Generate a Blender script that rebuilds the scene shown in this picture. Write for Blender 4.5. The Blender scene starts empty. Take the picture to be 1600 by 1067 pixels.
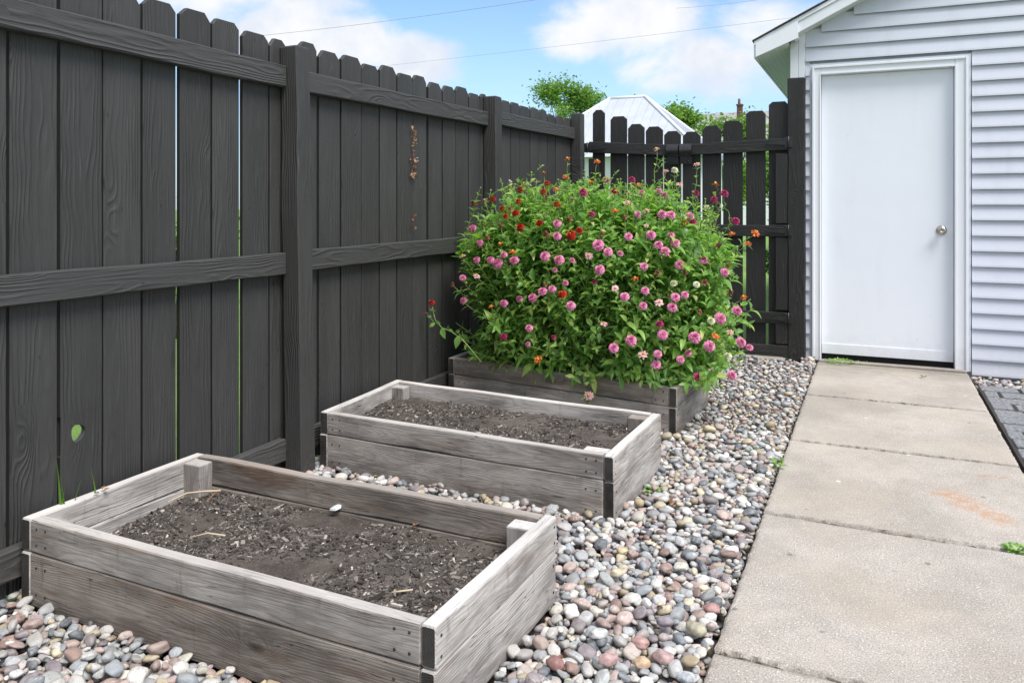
import bpy, math, random
import numpy as np
from mathutils import Vector, Matrix, noise
R = math.radians
random.seed(7); rng = np.random.default_rng(7)
scene = bpy.context.scene
col = scene.collection
TAU = math.tau

# ---------------------------------------------------------------- camera
YAW = R(24.5); FPX = 1240.0; CAMZ = 1.13; HORIZ = 320.0
cam = bpy.data.cameras.new('camera'); camo = bpy.data.objects.new('camera', cam); col.objects.link(camo)
camo.location = (0, 0, CAMZ); camo.rotation_euler = (R(90), 0, YAW)
cam.sensor_width = 36; cam.lens = 36*FPX/1600; cam.shift_y = (HORIZ-533.5)/1600
cam.clip_start = .05; cam.clip_end = 1000
scene.camera = camo
FX, FY = -math.sin(YAW), math.cos(YAW); RX, RY = math.cos(YAW), math.sin(YAW)
def ray(u, v): return Vector((FX*FPX+RX*(u-800), FY*FPX+RY*(u-800), HORIZ-v))
def atz(u, v, z): d = ray(u, v); return Vector((0, 0, CAMZ))+d*((z-CAMZ)/d.z)
def aty(u, v, y): d = ray(u, v); return Vector((0, 0, CAMZ))+d*(y/d.y)
def atx(u, v, x): d = ray(u, v); return Vector((0, 0, CAMZ))+d*(x/d.x)

# ---------------------------------------------------------------- node helper
class G:
    def __init__(s, nt): s.nt = nt; s.nt.nodes.clear()
    def n(s, t, props=None, **inp):
        nd = s.nt.nodes.new(t)
        for k, v in (props or {}).items(): setattr(nd, k, v)
        for k, v in inp.items():
            k = k.replace('_', ' ') if k not in nd.inputs else k
            s.put(nd.inputs[int(k[1:])] if (k[0] == 'i' and k[1:].isdigit()) else nd.inputs[k], v)
        return nd
    def put(s, sock, v):
        if isinstance(v, bpy.types.NodeSocket): s.nt.links.new(v, sock)
        elif isinstance(v, bpy.types.Node): s.nt.links.new(v.outputs[0], sock)
        else:
            if isinstance(v, (tuple, list)) and sock.type == 'RGBA' and len(v) == 3: v = (*v, 1)
            sock.default_value = v
    def m(s, op, a, b=None, c=None, clamp=False):
        nd = s.nt.nodes.new('ShaderNodeMath'); nd.operation = op; nd.use_clamp = clamp
        for i, v in enumerate((a, b, c)):
            if v is not None: s.put(nd.inputs[i], v)
        return nd.outputs[0]
    def vm(s, op, a, b=None, scale=None):
        nd = s.nt.nodes.new('ShaderNodeVectorMath'); nd.operation = op
        s.put(nd.inputs[0], a)
        if b is not None: s.put(nd.inputs[1], b)
        if scale is not None: s.put(nd.inputs['Scale'], scale)
        return nd.outputs['Value'] if op in ('LENGTH', 'DISTANCE', 'DOT_PRODUCT') else nd.outputs[0]
    def noise(s, vec, scale, detail=3, rough=.55, dist=0):
        return s.n('ShaderNodeTexNoise', Vector=vec, Scale=scale, Detail=detail, Roughness=rough, Distortion=dist).outputs['Fac']
    def sstep(s, x, a, b, lo=0., hi=1.):
        nd = s.n('ShaderNodeMapRange', {'interpolation_type': 'SMOOTHSTEP', 'clamp': True})
        for i, v in enumerate((x, a, b, lo, hi)): s.put(nd.inputs[i], v)
        return nd.outputs[0]
    def mix(s, f, a, b, mode='MIX'):
        nd = s.nt.nodes.new('ShaderNodeMix'); nd.data_type = 'RGBA'; nd.blend_type = mode
        s.put(nd.inputs[0], f); s.put(nd.inputs[6], a); s.put(nd.inputs[7], b)
        return nd.outputs[2]
    def ramp(s, f, stops, interp='LINEAR'):
        nd = s.nt.nodes.new('ShaderNodeValToRGB'); cr = nd.color_ramp; cr.interpolation = interp
        while len(cr.elements) < len(stops): cr.elements.new(.5)
        for e, (p, c) in zip(cr.elements, stops): e.position = p; e.color = (*c, 1) if len(c) == 3 else c
        s.put(nd.inputs[0], f); return nd.outputs[0]
    def bump(s, h, strength, dist, normal=None):
        nd = s.n('ShaderNodeBump', Height=h, Strength=strength, Distance=dist)
        if normal is not None: s.put(nd.inputs['Normal'], normal)
        return nd.outputs[0]
    def out(s, sh, disp=None):
        o = s.nt.nodes.new('ShaderNodeOutputMaterial'); s.nt.links.new(sh, o.inputs[0])
def mat(name):
    m = bpy.data.materials.new(name); m.use_nodes = True; return m, G(m.node_tree)
def princ(g, **k): return g.n('ShaderNodeBsdfPrincipled', **k).outputs[0]

# ---------------------------------------------------------------- sky and sun
SUN_EL, SUN_AZ = R(58), R(118)      # azimuth measured clockwise from +Y
w = bpy.data.worlds.new('World'); scene.world = w; w.use_nodes = True
g = G(w.node_tree)
tc = g.n('ShaderNodeTexCoord').outputs['Generated']
sky = g.n('ShaderNodeTexSky', {'sky_type': 'NISHITA', 'sun_disc': False, 'sun_elevation': SUN_EL, 'sun_rotation': SUN_AZ,
          'air_density': 1.0, 'dust_density': .6, 'ozone_density': 2.2}).outputs[0]
dirn = g.vm('NORMALIZE', tc)
sep = g.n('ShaderNodeSeparateXYZ', Vector=dirn)
blobs = [(330, -10, .15, .95), (440, 45, .13, 1.0), (560, 70, .085, .9), (640, 92, .085, .9), (690, 108, .06, .55),
         (905, 60, .07, .9), (1000, 30, .13, 1.0), (1110, 90, .12, 1.0), (1040, 110, .09, .8), (1180, 40, .11, .85), (1210, 120, .07, .5)]
n1 = g.noise(g.vm('MULTIPLY', dirn, (1, 1, 1.7)), 7.0, 7, .6, .3)
n2 = g.noise(g.vm('MULTIPLY', dirn, (1, 1, 1.5)), 1.9, 3, .5)
acc = None
for (u, v, rad, am) in blobs:
    c = ray(u, v).normalized()
    d = g.vm('LENGTH', g.vm('MULTIPLY', g.vm('SUBTRACT', dirn, tuple(c)), (1, 1, 1.9)))
    f = g.m('MULTIPLY', g.sstep(d, 0.0, rad*1.35, 1., 0.), am)
    acc = f if acc is None else g.m('MAXIMUM', acc, f)
# elsewhere in the sky: broken cloud over most of the dome, outside the photographed patch
patch = g.vm('DISTANCE', dirn, tuple(ray(760, 40).normalized()))
gen = g.m('MULTIPLY', g.sstep(n2, .36, .56), g.sstep(patch, .50, .80))
field = g.m('MAXIMUM', acc, gen)
cl = g.sstep(g.m('ADD', g.m('MULTIPLY', field, .75), g.m('MULTIPLY', g.m('SUBTRACT', n1, .5), 1.25)), .16, .62)
n3 = g.noise(dirn, 11., 4, .6)
ccol = g.mix(g.sstep(n3, .35, .7), (6.6, 6.65, 6.8), (5.2, 5.6, 6.3))
skyb = g.mix(1., sky, (1.20, 1.34, 1.55), 'MULTIPLY')
hz = g.sstep(sep.outputs[2], .0, .30, .55, .0)
skyb = g.mix(hz, skyb, (3.6, 5.0, 6.4))
skyc = g.mix(cl, skyb, ccol)
bg = g.n('ShaderNodeBackground', Color=skyc, Strength=.088)
wo = w.node_tree.nodes.new('ShaderNodeOutputWorld'); w.node_tree.links.new(bg.outputs[0], wo.inputs[0])
sl = bpy.data.lights.new('sun', 'SUN'); sl.energy = 2.7; sl.angle = R(28); sl.color = (1, .965, .91)
so = bpy.data.objects.new('sun', sl); col.objects.link(so)
sd = Vector((math.sin(SUN_AZ)*math.cos(SUN_EL), math.cos(SUN_AZ)*math.cos(SUN_EL), math.sin(SUN_EL)))
so.rotation_euler = sd.to_track_quat('Z', 'Y').to_euler(); so.location = (3, -3, 8)
scene.view_settings.view_transform = 'Standard'; scene.view_settings.look = 'None'
scene.view_settings.exposure = 0.78; scene.view_settings.gamma = 1
scene.cycles.max_bounces = 8

# ---------------------------------------------------------------- objects helpers
def link(o, parent=None):
    col.objects.link(o)
    if parent is not None: o.parent = parent
    return o
def tag(o, label=None, cat=None, group=None, kind=None):
    if label: o['label'] = label
    if cat: o['category'] = cat
    if group: o['group'] = group
    if kind: o['kind'] = kind
    return o
def empty(name, loc, label=None, cat=None, group=None):
    o = bpy.data.objects.new(name, None); o.location = loc; o.empty_display_size = .1; link(o)
    return tag(o, label, cat, group)
class MB:
    """mesh builder; vertices in world coordinates"""
    def __init__(s): s.v = []; s.f = []; s.g = []; s.r = []; s.mi = []; s.sm = []
    def add(s, vs, fs, gc=None, rnd=0., mi=0, smooth=False):
        b = len(s.v); s.v += [tuple(p) for p in vs]
        s.g += [tuple(p) for p in (gc if gc is not None else vs)]; s.r += [rnd]*len(vs)
        s.f += [tuple(b+i for i in f) for f in fs]; s.mi += [mi]*len(fs); s.sm += [smooth]*len(fs)
    def build(s, name, mats, parent=None, origin=None):
        me = bpy.data.meshes.new(name)
        o0 = Vector(parent.location) if parent is not None and origin is None else Vector(origin or (0, 0, 0))
        if parent is not None and parent.parent is not None and origin is None:
            o0 = world_origin(parent)
        V = np.array(s.v, dtype=np.float64).reshape(-1, 3)-np.array(o0)
        me.from_pydata(V.tolist(), [], s.f)
        a = me.attributes.new('gc', 'FLOAT_VECTOR', 'POINT'); a.data.foreach_set('vector', np.array(s.g, dtype=np.float32).ravel())
        a = me.attributes.new('rnd', 'FLOAT', 'POINT'); a.data.foreach_set('value', np.array(s.r, dtype=np.float32))
        if not isinstance(mats, (list, tuple)): mats = [mats]
        for m in mats: me.materials.append(m)
        me.polygons.foreach_set('material_index', s.mi); me.polygons.foreach_set('use_smooth', s.sm)
        me.update()
        o = bpy.data.objects.new(name, me)
        if parent is None: o.location = o0
        return link(o, parent)
def world_origin(o):
    p = Vector((0, 0, 0))
    while o is not None: p += Vector(o.location); o = o.parent
    return p
def beam(mb, p0, p1, up, wid, th, bev=.003, seg=10, wob=.0012, mi=0, pith=None):
    """a board from p0 to p1 (centre line), width along up, thickness across; solid-wood coordinates in gc"""
    p0, p1 = Vector(p0), Vector(p1); L = (p1-p0); ln = L.length; L.normalize()
    U = Vector(up); U = (U-L*U.dot(L)).normalized(); T = L.cross(U)
    hw, ht = wid/2, th/2; b = min(bev, hw*.5, ht*.5)
    cs = [(hw-b, ht), (-hw+b, ht), (-hw, ht-b), (-hw, -ht+b), (-hw+b, -ht), (hw-b, -ht), (hw, -ht+b), (hw, ht-b)]
    off = (random.uniform(0, 60), random.uniform(-.03, .03), random.choice((-1, 1))*random.uniform(.03, .06)) if pith is None else pith
    rnd = random.random(); sd = random.uniform(0, 99)
    vs, gc = [], []
    st = [(0, 1)]+[(b, 0)]+[(ln*i/seg, 0) for i in range(1, seg)]+[(ln-b, 0), (ln, 1)]
    for (l, ins) in st:
        for (a, c) in cs:
            if ins: a *= (hw-b)/hw; c *= (ht-b)/ht
            wa = wob*(noise.noise(Vector((l*3, a*20+sd, sd)))) ; wc = wob*.8*noise.noise(Vector((l*4+7, c*20, sd)))
            vs.append(p0+L*l+U*(a+wa*3)+T*(c+wc)); gc.append((l+off[0], a+off[1], c+off[2]))
    fs = []
    for i in range(len(st)-1):
        for j in range(8):
            k = (j+1) % 8; fs.append((i*8+j, i*8+k, (i+1)*8+k, (i+1)*8+j))
    fs.append(tuple(range(7, -1, -1))); n = len(st)-1; fs.append(tuple(n*8+j for j in range(8)))
    mb.add(vs, fs, gc, rnd, mi)
def box(mb, lo, hi, mi=0, bev=0., rnd=None):
    lo, hi = Vector(lo), Vector(hi); c = (lo+hi)/2; d = hi-lo
    if bev <= 0:
        vs = [(x, y, z) for z in (lo.z, hi.z) for y in (lo.y, hi.y) for x in (lo.x, hi.x)]
        mb.add(vs, [(0, 2, 3, 1), (4, 5, 7, 6), (0, 1, 5, 4), (2, 6, 7, 3), (0, 4, 6, 2), (1, 3, 7, 5)], None, random.random() if rnd is None else rnd, mi)
    else:
        beam(mb, (lo.x, c.y, c.z), (hi.x, c.y, c.z), (0, 0, 1), d.z, d.y, bev, 2, 0, mi)
def tube(mb, pts, rad, sides=6, mi=0, smooth=True, rnd=0.):
    pts = [Vector(p) for p in pts]; n = len(pts)
    rad = rad if isinstance(rad, (list, tuple)) else [rad]*n
    vs, fs = [], []
    for i, p in enumerate(pts):
        d = (pts[min(i+1, n-1)]-pts[max(i-1, 0)]).normalized()
        a = d.cross(Vector((0, 0, 1)) if abs(d.z) < .9 else Vector((1, 0, 0))).normalized(); b = d.cross(a)
        for j in range(sides):
            t = TAU*j/sides; vs.append(p+(a*math.cos(t)+b*math.sin(t))*rad[i])
    for i in range(n-1):
        for j in range(sides):
            k = (j+1) % sides; fs.append((i*sides+j, (i+1)*sides+j, (i+1)*sides+k, i*sides+k))
    fs.append(tuple(range(sides))); fs.append(tuple((n-1)*sides+j for j in range(sides-1, -1, -1)))
    mb.add(vs, fs, None, rnd, mi, smooth)
def lathe(mb, c, axis, prof, sides=24, mi=0):
    A = Vector(axis).normalized(); a = A.cross(Vector((0, 0, 1)) if abs(A.z) < .9 else Vector((1, 0, 0))).normalized(); b = A.cross(a)
    vs, fs = [], []
    for (h, r) in prof:
        for j in range(sides):
            t = TAU*j/sides; vs.append(Vector(c)+A*h+(a*math.cos(t)+b*math.sin(t))*r)
    for i in range(len(prof)-1):
        for j in range(sides):
            k = (j+1) % sides; fs.append((i*sides+j, i*sides+k, (i+1)*sides+k, (i+1)*sides+j))
    fs.append(tuple((len(prof)-1)*sides+j for j in range(sides)))
    mb.add(vs, fs, None, 0, mi, True)
def fast(name, V, F, nper, mats, rnd=None, mi=None, smooth=True, gc=None):
    """numpy mesh: V (n,3), F (m,nper)"""
    me = bpy.data.meshes.new(name); m = len(F)
    me.vertices.add(len(V)); me.vertices.foreach_set('co', np.asarray(V, np.float32).ravel())
    me.loops.add(m*nper); me.loops.foreach_set('vertex_index', np.asarray(F, np.int32).ravel())
    me.polygons.add(m); me.polygons.foreach_set('loop_start', np.arange(0, m*nper, nper, dtype=np.int32))
    if not isinstance(mats, (list, tuple)): mats = [mats]
    for x in mats: me.materials.append(x)
    if mi is not None: me.polygons.foreach_set('material_index', np.asarray(mi, np.int32))
    me.polygons.foreach_set('use_smooth', np.full(m, smooth))
    if rnd is not None:
        a = me.attributes.new('rnd', 'FLOAT', 'POINT'); a.data.foreach_set('value', np.asarray(rnd, np.float32))
    me.update(calc_edges=True); me.validate()
    return bpy.data.objects.new(name, me)

# ---------------------------------------------------------------- materials
def wood_field(g, spacing, knots=1., warp=1.):
    """solid wood: rings round a wandering pith, bent round knots; returns ring wave, fibre streak, knot mask, gc, rnd"""
    gc = g.n('ShaderNodeAttribute', {'attribute_name': 'gc'}).outputs['Vector']
    rn = g.n('ShaderNodeAttribute', {'attribute_name': 'rnd'}).outputs['Fac']
    sp = g.n('ShaderNodeSeparateXYZ', Vector=gc); l, ww, t = sp.outputs
    lowv = g.vm('MULTIPLY', gc, (1.7, 7, 7))
    a = g.m('MULTIPLY', g.m('SUBTRACT', g.noise(lowv, 1., 2), .5), .055*warp)
    b = g.m('MULTIPLY', g.m('SUBTRACT', g.noise(g.vm('ADD', lowv, (31, 5, 9)), 1., 2), .5), .075*warp)
    r = g.m('SQRT', g.m('ADD', g.m('POWER', g.m('ABSOLUTE', g.m('ADD', ww, a)), 2.), g.m('POWER', g.m('ABSOLUTE', g.m('ADD', t, b)), 2.)))
    kv = g.vm('MULTIPLY', gc, (3.4, 9., 1.))
    vor = g.n('ShaderNodeTexVoronoi', {'feature': 'F1'}, Vector=kv, Scale=1., Randomness=1.)
    kd = vor.outputs['Distance']
    ksel = g.m('GREATER_THAN', g.n('ShaderNodeSeparateColor', Color=vor.outputs['Color']).outputs[0], 1-.42*knots)
    kfall = g.m('MULTIPLY', g.m('EXPONENT', g.m('MULTIPLY', g.m('MULTIPLY', kd, kd), -16.)), ksel)
    r2 = g.m('ADD', r, g.m('MULTIPLY', kfall, .045))
    r2 = g.m('ADD', r2, g.m('MULTIPLY', g.m('SUBTRACT', g.noise(g.vm('MULTIPLY', gc, (9, 30, 30)), 1., 3), .5), .004))
    wav = g.m('MULTIPLY_ADD', g.m('SINE', g.m('MULTIPLY', r2, TAU/spacing)), .5, .5)
    fib = g.noise(g.vm('MULTIPLY', gc, (7, 330, 330)), 1., 3, .6)
    return wav, fib, g.sstep(kd, .06, .15, 1., 0.), ksel, gc, rn

def paint_mat(name, base, coarse=1.):
    m, g = mat(name)
    wav, fib, kn, ks, gc, rn = wood_field(g, .0105, .9, 1.1)
    big = g.noise(g.vm('MULTIPLY', gc, (1.6, 9, 9)), 1., 3)
    patch = g.sstep(g.noise(g.vm('MULTIPLY', gc, (2.2, 5, 5)), 1., 2), .40, .62)
    h = g.m('MULTIPLY', g.m('POWER', wav, 2.2), g.m('MULTIPLY_ADD', patch, .85, .15))
    h = g.m('ADD', h, g.m('MULTIPLY', fib, .75))
    fine = g.noise(g.vm('MULTIPLY', gc, (60, 900, 900)), 1., 2)
    h = g.m('ADD', h, g.m('MULTIPLY', fine, .25))
    h = g.m('SUBTRACT', h, g.m('MULTIPLY', g.m('MULTIPLY', kn, ks), .8))
    c = g.mix(g.sstep(big, .3, .7), tuple(x*.86 for x in base), tuple(x*1.16 for x in base))
    c = g.mix(g.m('MULTIPLY', rn, .8), c, tuple(x*.66 for x in base))
    c = g.mix(g.m('MULTIPLY', g.sstep(fib, .55, .78), .34), c, (.15, .152, .152))
    c = g.mix(g.m('MULTIPLY', g.sstep(g.noise(g.vm('MULTIPLY', gc, (3, 60, 60)), 1., 4, .7), .52, .70), .35), c, tuple(x*.55 for x in base))
    zz = g.n('ShaderNodeSeparateXYZ', Vector=g.n('ShaderNodeNewGeometry').outputs['Position']).outputs[2]
    spl = g.m('MULTIPLY', g.sstep(g.m('ADD', zz, g.m('MULTIPLY', g.m('SUBTRACT', big, .5), .3)), .02, .24, 1., 0.), g.sstep(g.noise(gc, 70., 4, .7), .45, .62))
    c = g.mix(g.m('MULTIPLY', spl, .3), c, (.12, .105, .09))
    chip = g.n('ShaderNodeTexVoronoi', {'feature': 'F1'}, Vector=g.vm('MULTIPLY', gc, (6, 11, 11)), Scale=1.).outputs['Distance']
    c = g.mix(g.m('MULTIPLY', g.sstep(chip, .025, .06, 1., 0.), .7), c, (.012, .012, .012))
    c = g.mix(g.m('MULTIPLY', g.m('MULTIPLY', kn, ks), .35), c, (.02, .02, .02))
    b = g.bump(h, .75*coarse, .0018)
    g.out(princ(g, Base_Color=c, Roughness=g.m('MULTIPLY_ADD', fib, .2, .46), Normal=b, Specular_IOR_Level=.42))
    return m
M_PAINT = paint_mat('charcoal_painted_wood', (.050, .0495, .0475), 1.5)
M_WORN_LIT = paint_mat('worn_top_lit_charcoal_wood', (.068, .067, .065), 1.6)  # paler rails: wear, plus light from above put into the colour
M_GAP_SHADE = None
M_PAINT_GATE = paint_mat('black_painted_wood', (.0225, .022, .021), 1.0)

def weathered(name, tint=(1, 1, 1), brown=.35, dark=0.):
    m, g = mat(name)
    wav, fib, kn, ks, gc, rn = wood_field(g, .0060, 1.3, 1.1)
    geo = g.n('ShaderNodeNewGeometry').outputs['Position']
    big = g.noise(g.vm('MULTIPLY', gc, (2.6, 10, 10)), 1., 4, .6)
    mid = g.noise(g.vm('MULTIPLY', gc, (9, 60, 60)), 1., 4, .65)
    t = lambda c: tuple(a*b*(1-dark) for a, b in zip(c, tint))
    c = g.mix(g.sstep(big, .30, .70), t((.17, .16, .155)), t((.42, .405, .39)))
    c = g.mix(g.m('MULTIPLY', g.sstep(mid, .45, .75), .5), c, t((.52, .51, .50)))
    c = g.mix(g.m('MULTIPLY', g.m('POWER', wav, 3.), .19), c, t((.11, .095, .085)))
    c = g.mix(g.m('MULTIPLY', g.sstep(fib, .52, .70), .62), c, t((.13, .12, .11)))
    c = g.mix(g.m('MULTIPLY', g.sstep(g.noise(g.vm('MULTIPLY', gc, (3.1, 14, 14)), 1., 3), .50, .72), brown), c, t((.16, .095, .055)))
    streak = g.sstep(g.noise(g.vm('MULTIPLY', gc, (28, 5, 5)), 1., 4, .7), .56, .76)
    c = g.mix(g.m('MULTIPLY', streak, .45), c, t((.085, .08, .078)))
    k = g.m('MULTIPLY', kn, ks)
    c = g.mix(g.m('MULTIPLY', k, .85), c, (.035, .024, .018))
    # checks: long thin cracks
    ck = g.noise(g.vm('MULTIPLY', gc, (2.4, 95, 95)), 1., 2, .5)
    ckm = g.sstep(g.m('ABSOLUTE', g.m('SUBTRACT', ck, .5)), .0, .012, 1., 0.)
    ckm = g.m('MULTIPLY', ckm, g.sstep(g.noise(g.vm('MULTIPLY', gc, (4, 20, 20)), 1., 2), .52, .62))
    c = g.mix(g.m('MULTIPLY', ckm, .85), c, (.02, .017, .015))
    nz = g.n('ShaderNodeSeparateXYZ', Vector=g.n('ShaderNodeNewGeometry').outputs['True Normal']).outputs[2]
    c = g.mix(g.m('MULTIPLY', g.sstep(nz, .8, .95), .5), c, t((.62, .61, .60)))  # upward faces paler: sky light on board tops painted in, with some bleaching
    # darker brown towards the bottom of the boards
    z = g.n('ShaderNodeSeparateXYZ', Vector=geo).outputs[2]
    zn = g.m('ADD', z, g.m('MULTIPLY', g.m('SUBTRACT', mid, .5), .05))
    c = g.mix(g.sstep(zn, .0, .055, .55, 0.), c, (.07, .055, .045))
    h = g.m('ADD', g.m('MULTIPLY', g.m('POWER', wav, 2.), -.3), g.m('MULTIPLY', fib, .9))
    h = g.m('SUBTRACT', h, g.m('MULTIPLY', ckm, 2.5)); h = g.m('SUBTRACT', h, g.m('MULTIPLY', k, 1.2))
    g.out(princ(g, Base_Color=c, Roughness=.85, Normal=g.bump(h, .8, .0016), Specular_IOR_Level=.25))
    return m
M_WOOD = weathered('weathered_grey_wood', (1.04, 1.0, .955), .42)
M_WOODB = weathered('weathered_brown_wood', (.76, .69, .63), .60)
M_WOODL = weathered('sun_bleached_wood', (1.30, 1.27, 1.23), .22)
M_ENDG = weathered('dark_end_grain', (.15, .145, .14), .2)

def simple(name, c, rough=.5, noise_s=0, amp=.15, metal=0., bump=0., bscale=200., spec=.5):
    m, g = mat(name)
    geo = g.n('ShaderNodeNewGeometry').outputs['Position']
    cc = c
    if noise_s:
        f = g.noise(geo, noise_s, 5, .6)
        cc = g.mix(g.sstep(f, .3, .7), tuple(x*(1-amp) for x in c), tuple(min(1, x*(1+amp)) for x in c))
    kw = dict(Base_Color=cc, Roughness=rough, Metallic=metal, Specular_IOR_Level=spec)
    if bump: kw['Normal'] = g.bump(g.noise(geo, bscale, 3), bump, .002)
    g.out(princ(g, **kw)); return m
M_GAP_SHADE = simple('gap_shade_board_edge', (.010, .009, .008), .9)  # near-black picket sides: shadow of the gaps put into the colour
M_SIDING = None
def white_mat(name, c, dirt=.25):
    m, g = mat(name)
    geo = g.n('ShaderNodeNewGeometry').outputs['Position']
    st = g.noise(g.vm('MULTIPLY', geo, (9, 9, 1.6)), 1., 4, .6)
    cc = g.mix(g.m('MULTIPLY', g.sstep(st, .5, .8), dirt), c, tuple(x*.78 for x in c))
    z = g.n('ShaderNodeSeparateXYZ', Vector=geo).outputs[2]
    low = g.sstep(g.m('ADD', z, g.m('MULTIPLY', g.m('SUBTRACT', g.noise(geo, 14., 4), .5), .22)), .0, .22, .38, 0.)
    cc = g.mix(g.m('MULTIPLY', low, g.m('MULTIPLY_ADD', g.noise(geo, 60., 3), .8, .2)), cc, (.36, .34, .31))
    sp = g.n('ShaderNodeTexVoronoi', {'feature': 'F1'}, Vector=geo, Scale=7.).outputs['Distance']
    cc = g.mix(g.m('MULTIPLY', g.sstep(sp, .02, .05, 1., 0.), .45), cc, tuple(x*.6 for x in c))
    wv = g.m('ADD', g.noise(geo, 5., 3), g.m('MULTIPLY', g.noise(g.vm('MULTIPLY', geo, (1, 1, .3)), 120., 2), .06))
    g.out(princ(g, Base_Color=cc, Roughness=.42, Normal=g.bump(wv, .25, .008)))
    return m
M_SIDING = white_mat('pale_grey_vinyl', (.615, .64, .72), .3)
M_TRIM = white_mat('white_trim_paint', (.80, .82, .86), .2)
M_DOOR = white_mat('white_door_paint', (.82, .85, .91), .22)
M_SOFFIT = simple('white_aluminium_soffit', (.66, .70, .68), .45)
M_DARKGAP = simple('dark_gap', (.012, .012, .012), .9)
M_SHINGLE = simple('dark_shingles', (.045, .042, .042), .95, 60, .5, bump=.8)
M_STEEL = simple('brushed_nickel', (.52, .48, .42), .28, metal=1.)
M_BLACKM = simple('black_painted_metal', (.020, .020, .021), .42, 30, .3)

# stones
def stone_mat(name, sat=1.):
    m, g = mat(name)
    gi = g.n('ShaderNodeNewGeometry'); geo = gi.outputs['Position']; ri = gi.outputs['Random Per Island']
    pal = [(.50, .48, .46), (.30, .33, .36), (.60, .58, .54), (.20, .225, .25), (.44, .42, .39), (.55, .46, .30), (.40, .30, .27), (.62, .61, .60),
           (.34, .36, .36), (.42, .31, .27), (.50, .50, .48), (.24, .20, .21), (.52, .44, .40), (.115, .13, .15), (.40, .41, .42), (.30, .19, .155),
           (.58, .55, .48), (.36, .37, .38), (.47, .34, .30), (.42, .33, .20), (.30, .25, .27), (.64, .62, .59)]
    st = [(i/len(pal), tuple(max(0., sum(c)/3+(x-sum(c)/3)*.92) for x in c)) for i, c in enumerate(pal)]
    c = g.ramp(ri, st, 'CONSTANT')
    r2 = g.m('FRACT', g.m('MULTIPLY', ri, 137.31))
    off = g.vm('ADD', geo, g.n('ShaderNodeCombineXYZ', X=g.m('MULTIPLY', r2, 40.), Y=0., Z=g.m('MULTIPLY', ri, 70.)).outputs[0])
    c = g.mix(1., c, g.mix(r2, (.70, .70, .70), (1.18, 1.17, 1.15)), 'MULTIPLY')
    v = g.noise(off, 55., 5, .62); f = g.noise(off, 420., 3, .6)
    c = g.mix(g.m('MULTIPLY', g.sstep(v, .42, .7), .34), c, (.55, .53, .50))
    c = g.mix(g.m('MULTIPLY', g.sstep(g.noise(off, 110., 4, .7), .50, .66), .40), c, (.16, .15, .14))
    c = g.mix(g.m('MULTIPLY', g.sstep(f, .52, .72), .32), c, (.10, .095, .09))
    ban = g.m('SINE', g.m('MULTIPLY', g.noise(g.vm('MULTIPLY', off, (1, .3, 1.)), 45., 2), 40.))
    c = g.mix(g.m('MULTIPLY', g.m('MULTIPLY', g.sstep(ban, .6, 1.), g.m('GREATER_THAN', r2, .7)), .35), c, (.68, .66, .62))
    h = g.m('ADD', v, g.m('MULTIPLY', f, .25))
    g.out(princ(g, Base_Color=c, Roughness=g.m('MULTIPLY_ADD', v, .3, .45), Normal=g.bump(h, .55, .003), Specular_IOR_Level=.4))
    return m
M_STONE = stone_mat('river_stones')

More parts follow.
